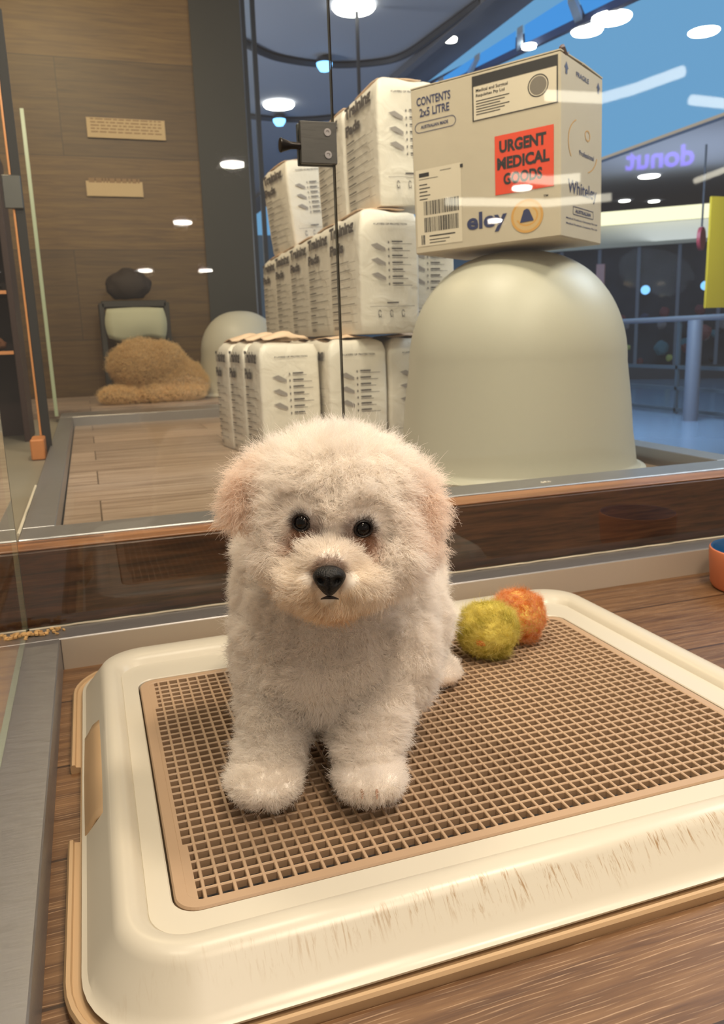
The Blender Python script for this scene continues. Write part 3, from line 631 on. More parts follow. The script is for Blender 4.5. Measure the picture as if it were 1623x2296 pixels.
# stray orange tuft stuck to the yellow ball is part of that ball's fibres
tb=[o for o in bpy.data.objects if o.name=='fuzzy_ball'][0]
b=bmesh.new(); bmesh.ops.create_icosphere(b,subdivisions=3,radius=1)
for q in b.verts: q.co=Vector((q.co.x*.006,q.co.y*.003,q.co.z*.0045))*(1+.5*mn.noise(Vector(q.co)*2.5))
me=bpy.data.meshes.new('orange_tuft'); b.to_mesh(me); b.free(); me.materials.append(mat('orange_tuft',srgb(206,118,52),.9))
to=bpy.data.objects.new('orange_tuft',me); C.objects.link(to); to.parent=tb; to.location=(-.0215,-.0215,-.004); to.rotation_euler=(0,.2,-.75)

# ================================================================== bowl at the right
bc=(.917,.895); bw_=empty('food_bowl',(bc[0],bc[1],0)); tag(bw_,'terracotta food bowl with a blue inside on the pen floor','bowl')
mb=MB(); mb.lathe([(.0,.0005),(.055,.0),(.0605,.002),(.0635,.008),(.0665,.045),(.0672,.058),(.0665,.0605),(.0650,.0615)],64,cap=False); mb.build('shell',mat('terracotta',srgb(205,120,82),.5),bw_,smooth=40)
mb=MB(); mb.lathe([(.0650,.0615),(.0630,.0612),(.0615,.059),(.0590,.030),(.050,.012),(.03,.008),(0,.0075)],64,cap=False); o=mb.build('inner_glaze',mat('blue_glaze',srgb(28,78,124),.25),bw_,smooth=40); o['label']='glossy blue inner glaze'

# ================================================================== packs of training pads
film=bpy.data.materials.new('white_film'); film.use_nodes=True
def _film():
    nt=film.node_tree; b=nt.nodes['Principled BSDF']; L=nt.links.new
    b.inputs['Roughness'].default_value=.38; b.inputs['Base Color'].default_value=srgb(226,220,208)
    tc=nt.nodes.new('ShaderNodeTexCoord'); n=nt.nodes.new('ShaderNodeTexNoise'); n.inputs['Scale'].default_value=18; n.inputs['Detail'].default_value=4; n.inputs['Distortion'].default_value=1.0; L(tc.outputs['Object'],n.inputs['Vector'])
    bp=nt.nodes.new('ShaderNodeBump'); bp.inputs['Strength'].default_value=.5; bp.inputs['Distance'].default_value=.008; L(n.outputs['Fac'],bp.inputs['Height']); L(bp.outputs['Normal'],b.inputs['Normal'])
_film()
ink=mat('grey_ink',srgb(84,80,80),.6); ink2=mat('pale_ink',srgb(150,144,140),.6); seal_m=mat('folded_flap',srgb(224,196,168),.5,bump=.5,bscale=60)  # the flap's tan puts light coming through the film into its colour
PACKS=[]
def make_pack(w,d,h,seed,detail=True):
    """returns a root with film body, folded top flap, lettering and pictograms; base centre at the origin, front -y, spine -x"""
    root=empty('training_pad_pack'); g=random.Random(seed)
    def bul(t): return .004*math.cos(PI*(t-.5))
    nw,nd=10,8; rings=[]
    lv=[(0,.008),(.004,.002),(.02,0),(.10,0),(.25,0),(.4,0),(.55,0),(.7,0),(.82,0),(.90,.001),(.955,.006),(.985,.016),(1.0,.030)]
    for tz,ins in lv:
        W2,D2=w/2-ins,d/2-ins*.9; loop=rr(-W2,W2,-D2,D2,.008,3); r=[]
        # resample the straight runs so wrinkles show
        L=[];m=len(loop)
        for k in range(m):
            a,b=loop[k],loop[(k+1)%m]; dd=math.hypot(b[0]-a[0],b[1]-a[1]); s=4 if dd>.03 else 1
            for q in range(s): L.append((a[0]+(b[0]-a[0])*q/s,a[1]+(b[1]-a[1])*q/s))
        for (a,b) in L:
            am=.0012+(.006 if tz>.88 else 0); nz=mn.noise(Vector((a*16+seed,b*16,tz*6)))*am
            f=1+ (bul(min(max(tz,0),1))/max(w,d)*1.2 if .02<tz<.95 else 0)
            r.append((a*f+nz,b*f+nz,tz*h+(nz*1.6 if tz>.9 else 0)))
        rings.append(r)
    v,f=loft(rings,False,(True,False)); n=len(rings[0]); ci=len(v); v=list(v); v.append((0,0,h*1.004)); k0=(len(rings)-1)*n
    f+=[(k0+k,k0+(k+1)%n,ci) for k in range(n)]
    o=mesh_obj('film_wrap',v,f,film,root); smooth_angle(o,50)
    # folded flap lying over the top
    mb=MB(); ns=9; V=[]
    for i in range(ns):
        t=i/(ns-1); x=-w/2+.018+t*(w-.036)
        for j,(yy,zz) in enumerate(((d*.36,.002),(d*.12,.012+.006*g.random()),(-d*.15,.014+.006*g.random()),(-d*.33,.006+.004*g.random()))): V.append((x+.002*g.random(),yy,h+zz*(.45 if d>.2 else .95)*(.4+.9*math.sin(PI*min(max(t,.08),.92))) -.001))
    mb.add(V,[(i*4+j,(i+1)*4+j,(i+1)*4+j+1,i*4+j+1) for i in range(ns-1) for j in range(3)])
    fl=mb.build('top_flap',seal_m,root,smooth=60); q=fl.modifiers.new('s','SOLIDIFY'); q.thickness=.0018
    e=.0034
    ff=lambda u,v_: (-w/2+.006+u*(w-.012), -d/2-e-bul(v_)*.5*d/max(w,d)*1.2-.0006, v_*h)
    sf=lambda u,v_: (-w/2-e-bul(v_)*.5*w/max(w,d)*1.2-.0006, d/2-.006-u*(d-.012), v_*h)
    if detail:
        mb=MB(); letter(mb,'Training',sf,.05,.800,.86,.130,.055); letter(mb,'Pads',sf,.05,.690,.50,.090,.055); 
        mb.build('title_lettering',ink,root)
        mb=MB(); y=.62
        for k in range(8):
            bar(mb,sf,.08,y,.18+.12*g.random(),.010,2); bar(mb,sf,.08,y-.018,.55+.25*g.random(),.005,3); bar(mb,sf,.06,y-.030,.88,.002,3); y-=.070
        for k in range(7): bar(mb,sf,.12+k*.025,.045,.011 if k%3 else .018,.03)
        mb.build('spine_print',ink,root); mb=MB()
        for k,yv in enumerate(np.linspace(.73,.40,7)):
            ring2(mb,ff,.47,yv,0,.012,n=8); bar(mb,ff,.53,yv,.20,.012); bar(mb,ff,.53,yv-.014,.20+.18*g.random(),.004)
        mb.build('front_print',ink,root); mb=MB(); letter(mb,'4 LAYERS OF PROTECTION',ff,.20,.865,.62,.016,.03); mb.build('header_print',ink,root); mb=MB()
        bar(mb,ff,.42,.245,.22,.012); bar(mb,ff,.10,.22,.84,.003,4)
        for k in range(3):
            u0=.28+k*.22; ring2(mb,ff,u0,.165,.022,.030,20,300,14); bar(mb,ff,u0-.02,.13,.008,.03); bar(mb,ff,u0+.02,.13,.008,.03)
        mb.build('footer_print',ink,root)
        mb=MB()
        for yv in (.69,.575,.46): patch(mb,ff,[(.14,yv+.02),(.26,yv+.035),(.41,yv-.005),(.41,yv-.03),(.28,yv-.012)])
        mb.build('layer_pictogram',ink2,root)
    return root
def place_pack(proto,first,corner,rotz,w,d,z,label,lean=(0,0)):
    if first: o=proto
    else:
        o=proto.copy(); C.objects.link(o)
        for ch in list(proto.children):
            q=ch.copy(); C.objects.link(q); q.parent=o
    cz,sz=math.cos(rotz),math.sin(rotz)
    o.location=(corner[0]+cz*w/2-sz*d/2, corner[1]+sz*w/2+cz*d/2, z); o.rotation_euler=(lean[0],lean[1],rotz)
    tag(o,label,'pet pads','white packs of training pads stacked in the next pen'); return o
HP=.275; DW=.142; DD_=.232
pA=make_pack(DW,DD_,HP,1); pA2=make_pack(DW,DD_,HP,5); pB=make_pack(.144,.116,HP,3); pC=make_pack(DW,DD_,HP,8,False)
ord_=['nearest','second','third','fourth','farthest']
# low row, left column: three narrow packs one behind another
B0=np.array([.378,1.83]); th=math.atan2(-(.336-.378),.35)
for k in range(3):
    c=B0+np.array([-math.sin(th),math.cos(th)])*k*.127
    place_pack(pB,k==0,c,th,.144,.116,Z1,['front pack of the lower left column, its top flap folded open','middle pack of the lower left column of pads','rearmost pack of the lower left column, at the far left'][k])
place_pack(pC,True,(.532,1.80),0,DW,DD_,Z1,'low pack between two others, directly above the puppy\'s head')
place_pack(pC,False,(.682,1.80),0,DW,DD_,Z1,'low pack half hidden behind the left side of the dome')
for k in range(1,5):
    place_pack(pC,False,(.59+.008*k,1.80+k*.240),0,DW,DD_,Z1,'low pack hidden under the %s pack of the middle row'%ord_[k])
for q in (o for o in bpy.data.objects if o.name.startswith('training_pad_pack') and 'low pack' in o.get('label','') and 'hidden under' not in o['label']): pass
for k in range(5):
    place_pack(pA if k%2==0 else pA2,k<2,(.605+.009*k,1.765+k*.240),0,DW,DD_,Z1+HP+.010,'%s upright pack in the receding middle row'%ord_[k])
place_pack(pC,False,(.772,1.93),0,DW,DD_,Z1+HP+.010,'middle row pack squeezed behind the white dome, under the carton')
place_pack(pC,False,(.836,1.80+.06),0,DW,DD_,Z1,'low pack standing behind the white dome')
zt3=Z1+2*HP+.021
place_pack(pA,False,(.672,1.80),0,DW,DD_,zt3,'front pack on the top row, left of the carton',(0,-.02))
place_pack(pA2,False,(.670,2.045),0,DW,DD_,zt3,'second pack of the top row, mostly behind the front one',(0,-.02))
place_pack(pA,False,(.690,2.66),.10,DW,DD_*.99,zt3+.006,'leaning pack at the back of the top row, behind the glass clamp',(0,-.10))
# lettering for the two plain low packs in front
mbp=None
for o in [o for o in bpy.data.objects if o.get('label','') in ('low pack between two others, directly above the puppy\'s head','low pack half hidden behind the left side of the dome','middle row pack squeezed behind the white dome, under the carton')]:
    for ch in pA.children:
        if ch.name.split('.')[0] in ('title_lettering','spine_print','front_print','header_print','footer_print','layer_pictogram'):
            q=ch.copy(); C.objects.link(q); q.parent=o

# ================================================================== domes
dome_m=mat('milky_plastic',srgb(182,178,162),.45,spec=.5)
def dome(cx,cy,z,rx,ry,h,label):
    root=empty('pet_dome',(cx,cy,z)); tag(root,label,'pet house','round white plastic domes')
    pr=[]
    for k in range(25):
        a=PI/2*k/24; r=math.sin(a)**.92*1.0; zz=math.cos(a)
        pr.append((rx*.90*math.sin(a)**.86, h*.50+h*.50*math.cos(a)))
    pr=pr[::-1]; low=[(rx*1.0,.022),(rx*.985,.05),(rx*.965,h*.18),(rx*.94,h*.33)]
    pr=low+pr
    out=[(rx*1.055,0),(rx*1.06,.006),(rx*1.04,.012),(rx*1.012,.016)]+pr
    mb=MB(); mb.lathe(out[:-1]+[(.001,h)],72,sy=ry/rx,cap=False); mb.build('shell',dome_m,root,smooth=35)
    mb=MB(); mb.lathe([(rx*1.055,0.0),(rx*1.075,.003),(rx*1.078,.009),(rx*1.055,.012),(rx*1.02,.0125)],72,sy=ry/rx,cap=False); mb.build('rim',dome_m,root,smooth=35)
    return root
dome(.812,1.43,Z1+.004,.238,.23,.428,'large milky white dome supporting the carton')
dome(.672,3.66,.151,.20,.20,.37,'white dome peeping out left of the pad packs, in the far pen')

# ================================================================== carton on the dome
cb_m=mat('white_carton',srgb(192,180,160),.75,bump=.25,bscale=40,var=.06,vscale=8)
navy=mat('navy_print',srgb(44,52,92),.6); blk=mat('black_print',srgb(36,34,34),.6); red=mat('red_sticker',srgb(226,74,44),.5); lab=mat('white_label',srgb(214,202,182),.5); org=mat('orange_print',srgb(206,156,84),.6); gry=mat('grey_print',srgb(120,112,102),.6)
BW,BD,BH=.290,.200,.290
ang=math.radians(-54.5); Bc=np.array([.787,1.240]); Ac=Bc-.288*np.array([math.cos(ang),math.sin(ang)]); u_=(Bc-Ac)/np.linalg.norm(Bc-Ac); n_=np.array([-u_[1],u_[0]])
cc_=(Ac+Bc)/2+n_*BD/2
box=empty('carton',(cc_[0],cc_[1],.5405),(0,math.radians(-1.2),ang)); tag(box,'white cardboard carton with a red sticker, balanced on the dome','box')
mb=MB(); mb.box(-BW/2,BW/2,-BD/2,BD/2,0,BH,.0022); mb.build('carton_body',cb_m,box,smooth=25)
mb=MB()
mb.add([(-BW/2,-BD/2,BH+.0005),(BW/2,-BD/2,BH+.0005),(BW/2,0,BH+.003),(-BW/2,0,BH+.004),(-BW/2,0,BH+.001),(BW/2,0,BH+.001)],[(0,1,2,3),(3,2,5,4)])
mb.add([(-BW/2,BD/2,BH+.0005),(BW/2,BD/2,BH+.0005),(BW/2,.002,BH+.003),(-BW/2,.002,BH+.002)],[(3,2,1,0)])
o=mb.build('top_flap',cb_m,box); q=o.modifiers.new('s','SOLIDIFY'); q.thickness=.002; q.offset=1
mb=MB(); P=[(BW/2-.002+.0*k,-BD/2+.002+.010*k,BH+.004+.004*math.sin(k*1.9)) for k in range(5)]; mb.tube(P,[.002,.005,.0045,.0025,.0008],6); mb.build('torn_tape',mat('brown_tape',srgb(96,72,60),.6),box,smooth=50)
def F1(u,v,off=.0006): return (-BW/2+u*BW,-BD/2-off,v*BH)
def F2(u,v,off=.0006): return (BW/2+off,-BD/2+u*BD,v*BH)
def put(m,fn,name):
    mb=MB(); fn(mb); return mb.build(name,m,box)
def fl(off,face=F1): return lambda u,v: face(u,v,off)
def navy1(mb):
    letter(mb,'CONTENTS',fl(.0006),.045,.895,.245,.050,.02); letter(mb,'2x5 LITRE',fl(.0006),.065,.828,.215,.050,.02)
    letter(mb,'AUSTRALIAN MADE',fl(.0006),.07,.758,.20,.020,.03)
    for (a,b,c_,d) in ((.06,.735,.23,.004),(.06,.795,.23,.004)): bar(mb,fl(.0006),a,b,c_,d)
    ring2(mb,lambda u,v:F1(.06+(u-.06)*1.07,v),.06,.767,.028,.032,90,270,16); ring2(mb,lambda u,v:F1(.29+(u-.29)*1.07,v),.29,.767,.028,.032,-90,90,16)
def navy2(mb):
    letter(mb,'eley',fl(.0006),.385,.075,.275,.130,.03)
    patch(mb,fl(.0012),[(.745,.105),(.835,.110),(.805,.175),(.79,.182),(.77,.175)])
put(navy,navy1,'contents_print'); put(navy,navy2,'logo_print')
put(mat('pale_orange_print',srgb(204,172,122),.6),lambda mb:(ring2(mb,fl(.0006),.790,.140,.0,.088,n=40,sy=.93)),'orange_emblem'); put(org,lambda mb:(ring2(mb,fl(.0007),.790,.140,.088,.104,n=40,sy=.93),ring2(mb,fl(.0007),.790,.140,.06,.072,200,420,30,sy=.8)),'emblem_ring')
put(lab,lambda mb:(bar(mb,fl(.0005),.445,.735,.535,.245),bar(mb,fl(.0005),.02,.045,.33,.47)),'paper_label')
def blk1(mb):
    g=fl(.0008); bar(mb,g,.44,.925,.545,.058); bar(mb,g,.44,.73,.008,.20); bar(mb,g,.977,.73,.008,.20); bar(mb,g,.44,.73,.545,.006)
    letter(mb,'Medical and Surgical',g,.465,.885,.21,.024,.02); letter(mb,'Requisites Pty Ltd',g,.465,.858,.19,.022,.02)
    for k in range(6): bar(mb,g,.465,.838-k*.015,.22-.03*(k%3),.005)
    ring2(mb,g,.865,.845,.058,.064,n=40,sy=.95); letter(mb,'TM',g,.895,.232,.03,.012,.03)
def blk2(mb):
    g=fl(.0008); rnd=random.Random(3)
    for (y,h_) in ((.235,.085),(.130,.090)):
        x=.075
        while x<.325:
            w=rnd.choice((.003,.003,.006,.009)); bar(mb,g,x,y,w,h_); x+=w+rnd.choice((.003,.004,.006))
    for x in (.05,.062,.07): bar(mb,g,x,.055,.006,.06)
    bar(mb,g,.11,.10,.19,.008); bar(mb,g,.11,.078,.15,.005); bar(mb,g,.11,.06,.12,.005)
    bar(mb,g,.045,.47,.075,.024); bar(mb,g,.045,.455,.14,.003)
    for k in range(5): bar(mb,g,.045,.42-k*.022,.06+.02*(k%2),.006)
    bar(mb,g,.20,.49,.08,.003); bar(mb,g,.345,.485,.02,.02)
put(blk,blk1,'address_print'); put(blk,blk2,'barcode')
def emblem(mb):
    g=fl(.0007); ring2(mb,g,.865,.845,.0,.052,n=30,sy=.95)
put(gry,emblem,'round_emblem')
stk=put(red,lambda mb:bar(mb,fl(.0009),.585,.285,.375,.335),'red_sticker')
mb=MB(); g=fl(.0013); letter(mb,'URGENT',g,.615,.520,.300,.070,.045); letter(mb,'MEDICAL',g,.600,.425,.335,.070,.045); letter(mb,'GOODS',g,.640,.335,.250,.068,.045); o=mb.build('sticker_lettering',blk,stk)
def side(mb):
    g=fl(.0006,F2)
    for u in (.12,.88): patch(mb,g,[(u-.045,.925),(u,.962),(u+.045,.925),(u+.02,.925),(u+.02,.895),(u-.02,.895),(u-.02,.925)])
    letter(mb,'FRAGILE',g,.34,.915,.30,.028,.02)
def side2(mb):
    g=fl(.0006,F2); letter(mb,'Whiteley',g,.16,.235,.70,.100,.015)
    bar(mb,g,.28,.185,.50,.004); bar(mb,g,.28,.140,.50,.004); bar(mb,g,.28,.14,.008,.048); bar(mb,g,.772,.14,.008,.048); letter(mb,'AUSTRALIAN',g,.33,.152,.38,.022,.03)
    for y in (.105,.075): letter(mb,'Medical Products Company Pty Ltd',g,.12,y,.76,.014,.02)
def side3(mb):
    g=fl(.0006,F2); letter(mb,'Professional',g,.42,.49,.36,.03,.015)
put(navy,side,'handling_print'); put(navy,side2,'maker_print'); put(navy,side3,'caption_print')
put(org,lambda mb:(ring2(mb,fl(.0006,F2),.52,.55,.345,.36,120,215,20,sy=.42),ring2(mb,fl(.0006,F2),.52,.55,.345,.36,-70,-15,14,sy=.42),ring2(mb,fl(.0006,F2),.62,.62,.05,.065,0,360,20,sy=.5)),'side_emblem')

# ================================================================== clamp and pull on the joint of the back panes
jz0=at_y(752,370,1.03)[2]; jz1=at_y(745,275,1.03)[2]; jx0=at_y(672,320,1.03)[0]; jx1=jx+.001
cl=empty('pane_clamp',(jx,1.034,jz0)); tag(cl,'square dark steel clamp with a flared pull knob on the back pane','clamp')
mb=MB(); mb.box(jx0-jx,jx1-jx,-.0075,-.0006,0,jz1-jz0,.0010); mb.build('plate',steel_mat('dark_steel',(.10,.10,.095,1),.42),cl,smooth=30)
mb=MB(); mb.box(jx0-jx,jx1-jx,.0066,.0125,0,jz1-jz0,.0010); mb.build('back_plate',steel_mat('dark_steel',(.10,.10,.095,1),.42),cl,smooth=30)
for zz in (.75,.22):
    mb=MB(); mb.lathe([(.0,0),(.0042,0),(.0046,.0006),(.0046,.0012),(.0022,.0012),(.0018,.0004),(0,.0004)],18,cap=False); o=mb.build('screw',steel,cl,smooth=30); o.rotation_euler=(PI/2,0,0); o.location=(-.011,-.0072,(jz1-jz0)*zz)
mb=MB(); mb.lathe([(0,0),(.0048,0),(.0042,.006),(.0046,.012),(.0075,.021),(.0088,.024),(.0082,.0255),(0,.0258)],28,cap=False); o=mb.build('pull_knob',mat('black_metal',srgb(24,20,18),.35,metal=.6),cl,smooth=35); o.rotation_euler=(0,-PI/2,0); o.location=(jx0-jx,-.004,(jz1-jz0)*.42)

# ================================================================== things left of and behind the next pen
# far pen: raised ledge carrying the second dome and the sleeping dog
mb=MB(); mb.box(-.30,1.3,3.30,4.15,.02,.150); tag(mb.build('floor',floor2_m), kind='structure')
wall_m=wood_mat('brown_cladding', srgb(94,68,28), srgb(78,54,20), srgb(108,82,38), plank=(.42,1.5), axis='xz', rough=.45, seam=.002, vary=.3)
ex=at_y(556,380,4.2)[0]
mb=MB(); mb.box(-2.2,ex,4.2,4.3,-.72,2.39); tag(mb.build('wall_back',wall_m), kind='structure')
mb=MB(); mb.box(ex-.24,ex+.003,4.190,4.199,-.72,2.39); tag(mb.build('trim_9',mat('dark_corner_panel',srgb(40,38,30),.5,var=.1,vscale=3)), kind='structure')
# curly tan dog asleep against the far pane
fd=empty('sleeping_dog',(.25,3.50,.15)); tag(fd,'curly tan dog curled up beyond the next pen','dog')
b=bmesh.new()
def el2(c,r,sub=3):
    g=bmesh.ops.create_icosphere(b,subdivisions=sub,radius=1)
    for q in g['verts']: q.co=Vector((c[0]+q.co.x*r[0],c[1]+q.co.y*r[1],c[2]+q.co.z*r[2]))
el2((.06,.06,.09),(.17,.13,.095)); el2((-.03,.02,.15),(.12,.11,.105)); el2((.05,.03,.16),(.10,.10,.085)); el2((-.11,-.03,.035),(.10,.07,.035)); el2((.10,-.04,.035),(.12,.055,.032)); el2((.16,.03,.07),(.08,.08,.06)); el2((-.13,.02,.16),(.03,.05,.05)); el2((.0,-.07,.04),(.05,.03,.03))
me=bpy.data.meshes.new('body'); b.to_mesh(me); b.free(); o=bpy.data.objects.new('body',me); C.objects.link(o)
q=o.modifiers.new('r','REMESH'); q.mode='VOXEL'; q.voxel_size=.007; q=o.modifiers.new('s','SMOOTH'); q.iterations=4
dg=bpy.context.evaluated_depsgraph_get(); me2=bpy.data.meshes.new_from_object(o.evaluated_get(dg)); o.modifiers.clear(); o.data=me2
for vv in me2.vertices:
    vv.co.z=max(vv.co.z,.001)
me2.materials.append(mat('tan_dog_skin',srgb(150,122,84),.9)); o.parent=fd
def tn2(P,N,g):
    a=np.array(srgb(226,196,146)[:3]); c_=np.array(srgb(246,216,164)[:3]); w=sm(P[:,2],.09,.04)[:,None]; return (a*(1-w)+c_*w)*g.uniform(.8,1.1,(len(P),1))
grow('curly_coat',o,16000,lambda P,N,g:g.uniform(.012,.022,len(P)),lambda P,N,g:N+g.normal(size=P.shape)*.35+np.array([0,0,.05]),tn2,.0007,fd,fur_material('tan_dog_fur'),pts=6,curl=.5,seed=12)
# notices taped to the brown wall
def notice(px0,py0,px1,py1,label,seed,n):
    a=at_y(px0,py0,4.19); c_=at_y(px1,py1,4.19); w=c_[0]-a[0]; h_=a[2]-c_[2]
    root=empty('notice',(a[0],4.192,c_[2])); tag(root,label,'notice')
    mb=MB(); mb.box(0,w,-.003,-.0005,0,h_); mb.build('sheet',mat('notice_paper',srgb(190,165,125),.7),root)
    mb=MB(); rn=random.Random(seed); g=lambda u,v:(u*w,-.0036,v*h_)
    for k in range(n):
        x=.05
        while x<.93:
            ww=rn.uniform(.03,.11); bar(mb,g,x,.90-k*.8/n,min(ww,.95-x),.3/n); x+=ww+.02
    mb.build('faded_lines',mat('faded_ink',srgb(140,112,80),.7),root)
notice(192,262,372,315,'wide faded notice with lines of text high on the brown wall',1,5)
notice(192,405,322,442,'smaller blank-looking notice below the wide one on the brown wall',2,1)
# made-up dark and pale shapes in place of a vague reflected figure
tc0=at_y(232,745,4.0); tc1=at_y(368,690,4.0)
tr=empty('figure_stand_in',((tc0[0]+tc1[0])/2,3.98,.15)); tag(tr,'added dark and pale shapes standing in for a reflected figure at the brown wall','stand')
w2=(tc1[0]-tc0[0])/2; ht=tc1[2]-.15
for sx in (-1,1):
    mb=MB(); mb.box(sx*w2-.012,sx*w2+.012,-.10,.10,0,ht+.02,.002); mb.build('leg',mat('black_frame',srgb(38,34,26),.5),tr)
mb=MB(); mb.box(-w2,w2,-.10,.10,ht,ht+.03,.003); mb.build('top',mat('black_frame',srgb(38,34,26),.5),tr)
mb=MB(); v=[];nx=9
for i in range(nx):
    for j in range(7):
        u=i/(nx-1)*2-1; t=j/6; v.append((u*(w2-.02)*(1+.08*math.sin(t*PI)),-.105-.02*math.cos(u*1.4)*math.sin(t*PI), ht-.01-t*.13+.01*math.sin(u*4)*t))
mb.add(v,[(i*7+j,(i+1)*7+j,(i+1)*7+j+1,i*7+j+1) for i in range(nx-1) for j in range(6)]); o=mb.build('cushion',mat('pale_cloth',srgb(168,166,138),.8),tr,smooth=60); q=o.modifiers.new('s','SOLIDIFY'); q.thickness=.02
bg=empty('figure_stand_in_top',(tr.location.x-.01,3.98,.15+ht+.031)); tag(bg,'added dark shape standing in for the top of a reflected figure by the brown wall','bag')  # added dark shape for the top of the reflected figure
b=bmesh.new(); bmesh.ops.create_icosphere(b,subdivisions=4,radius=1)
for q in b.verts:
    k=1+.18*mn.noise(Vector(q.co)*2); q.co=Vector((q.co.x*.10*k,q.co.y*.07,max(q.co.z,-.75)*.075*k+.070))
me=bpy.data.meshes.new('figure_top_shape'); b.to_mesh(me); b.free(); me.materials.append(mat('figure_dark',srgb(44,34,26),.8)); me.polygons.foreach_set('use_smooth',[True]*len(me.polygons)); o=bpy.data.objects.new('figure_top_shape',me); C.objects.link(o); o.parent=bg
mb=MB(); mb.tube([(.05*math.cos(t),-.0,.10+.045*math.sin(t)) for t in np.linspace(0,PI,12)],.006,6); mb.build('handle',mat('figure_dark',srgb(44,34,26),.8),bg,smooth=50)
# black gasket strip of the side door with its copper edge and hinge
def strip_between(name,a,c_,wx,wy,m,parent=None):
    """an upright bar standing where the strip's foot is"""
    mb=MB(); mb.box(-wx/2,wx/2,-wy/2,wy/2,0,c_[2]-a[2],.001); o=mb.build(name,m,parent,loc=None); return o
gy=2.18; a=at_y(105,1000,gy); t_=at_y(18,22,gy)
dg_=empty('door_gasket',(a[0],gy,.1215)); tag(dg_,'tall black gasket strip with a copper edge left of the next pen','gasket')
mb=MB(); mb.box(-.008,.013,-.006,.006,0,t_[2]-.1215,.001); mb.build('rubber_strip',mat('black_rubber',srgb(18,17,16),.6),dg_)
mb=MB(); mb.box(-.0135,-.0085,-.007,.007,0,t_[2]-.1215+.02,.001); mb.build('edge_strip',mat('copper_edge',srgb(205,140,85),.35,metal=.2),dg_)
z0=at_y(60,470,gy)[2]; z1_=at_y(60,395,gy)[2]
mb=MB(); mb.box(-.030,.012,-.014,-.0065,z0-.1215,z1_-.1215,.002); mb.build('hinge',steel_mat('dark_steel',(.10,.10,.095,1),.42),dg_,smooth=30)
# wooden stop block at its foot
sb=at_z(92,960,.16); mb=MB(); mb.box(-.02,.012,-.05,.05,0,.05,.003); tag(mb.build('stop_block',mat('orange_block',srgb(188,120,66),.5,var=.15,vscale=30),loc=(a[0]-.012,gy-.06,.1205)),'small orange wooden block at the foot of the black strip','block')
# line of sealant on the laminate
a1=at_z(46,1200,ZF); a2=at_z(84,1090,ZF); mb=MB(); mb.tube([(a1[0]*(1-t)+a2[0]*t-.003,a1[1]*(1-t)+a2[1]*t,ZF+.0008) for t in np.linspace(0,1,14)],.0022,6); tag(mb.build('sealant_line',sil,smooth=60),'pale strip of sealant along the left rim of the next pen','sealant')
# shelf unit with copper-coloured shelf edges
sx0=at_y(-110,700,2.5)[0]; sx1=at_y(52,700,2.5)[0]
su=empty('shelf_unit',((sx0+sx1)/2-.05,2.62,.1205)); tag(su,'dark open shelf unit with orange shelf edges at the far left','shelf')
hw=(sx1-sx0)/2+.02; dk=mat('dark_wood',srgb(52,32,24),.5); oe=mat('orange_edge',srgb(206,140,86),.45)
topz=at_y(40,330,2.5)[2]-.12
for s_ in (-1,1):
    mb=MB(); mb.box(s_*hw-.008,s_*hw+.008,-.10,.12,0,topz,.001); mb.build('side_panel',dk,su)
mb=MB(); mb.box(-hw,hw,.112,.12,0,topz); mb.build('back_panel',dk,su)
shz=[at_y(50,py,2.52)[2]-.1205 for py in (790,655,520,410)]
for z in shz:
    mb=MB(); mb.box(-hw+.009,hw-.009,-.10,.11,z-.004,z+.004,.0008); s_=mb.build('shelf',dk,su); mb=MB(); mb.box(-hw+.009,hw-.009,-.105,-.1005,z-.005,z+.005,.0008); mb.build('shelf_edge',oe,s_)
# folded towels and a red plush on the shelves
for k,(z,col,lb,cat) in enumerate(((shz[2],(176,60,44),'red plush toy on the upper shelf at far left','plush toy'),(shz[1],(96,92,80),'grey folded towel on the shelf below the red plush','towel'),(shz[0],(120,76,48),'brown folded blanket on the lowest shelf','blanket'),(shz[3],(150,118,92),'tan plush toy on the top shelf at far left','plush toy'))):
    b=bmesh.new(); bmesh.ops.create_icosphere(b,subdivisions=4,radius=1)
    for q in b.verts:
        kk=1+.22*mn.noise(Vector(q.co)*2.2+Vector((k*5,0,0))); q.co=Vector((q.co.x*.055*kk,q.co.y*.05,(max(q.co.z,-.8)+.8)*(.036 if k in (0,3) else .022)*kk))
    me=bpy.data.meshes.new('lump'); b.to_mesh(me); b.free(); me.materials.append(mat('shelf_cloth_%d'%k,srgb(*col),.9,bump=.6,bscale=90)); me.polygons.foreach_set('use_smooth',[True]*len(me.polygons))
    o=bpy.data.objects.new('plush_toy' if 'plush' in lb else 'folded_towel' if k==1 else 'folded_blanket',me); C.objects.link(o); o.location=(su.location.x+hw-.085,su.location.y-.03,su.location.z+z+.0045); tag(o,lb,cat)

# ================================================================== the mall beyond
ZC=2.4; GZ=-.72
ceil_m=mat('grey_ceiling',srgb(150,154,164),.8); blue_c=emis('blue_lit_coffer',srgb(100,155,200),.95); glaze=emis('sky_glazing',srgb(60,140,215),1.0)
mb=MB(); mb.box(-3,2.50,3.2,16,ZC,ZC+.08); tag(mb.build('ceiling',ceil_m), kind='structure')
bx1=at_z(1400,0,ZC+.25)
mb=MB(); mb.box(2.50,2.56,3.2,16,ZC-.05,ZC+.25); mb.box(2.56,3.0,3.2,16,ZC+.10,ZC+.14); tag(mb.build('trim_10',mat('grey_fascia',srgb(96,100,110),.7)), kind='structure')
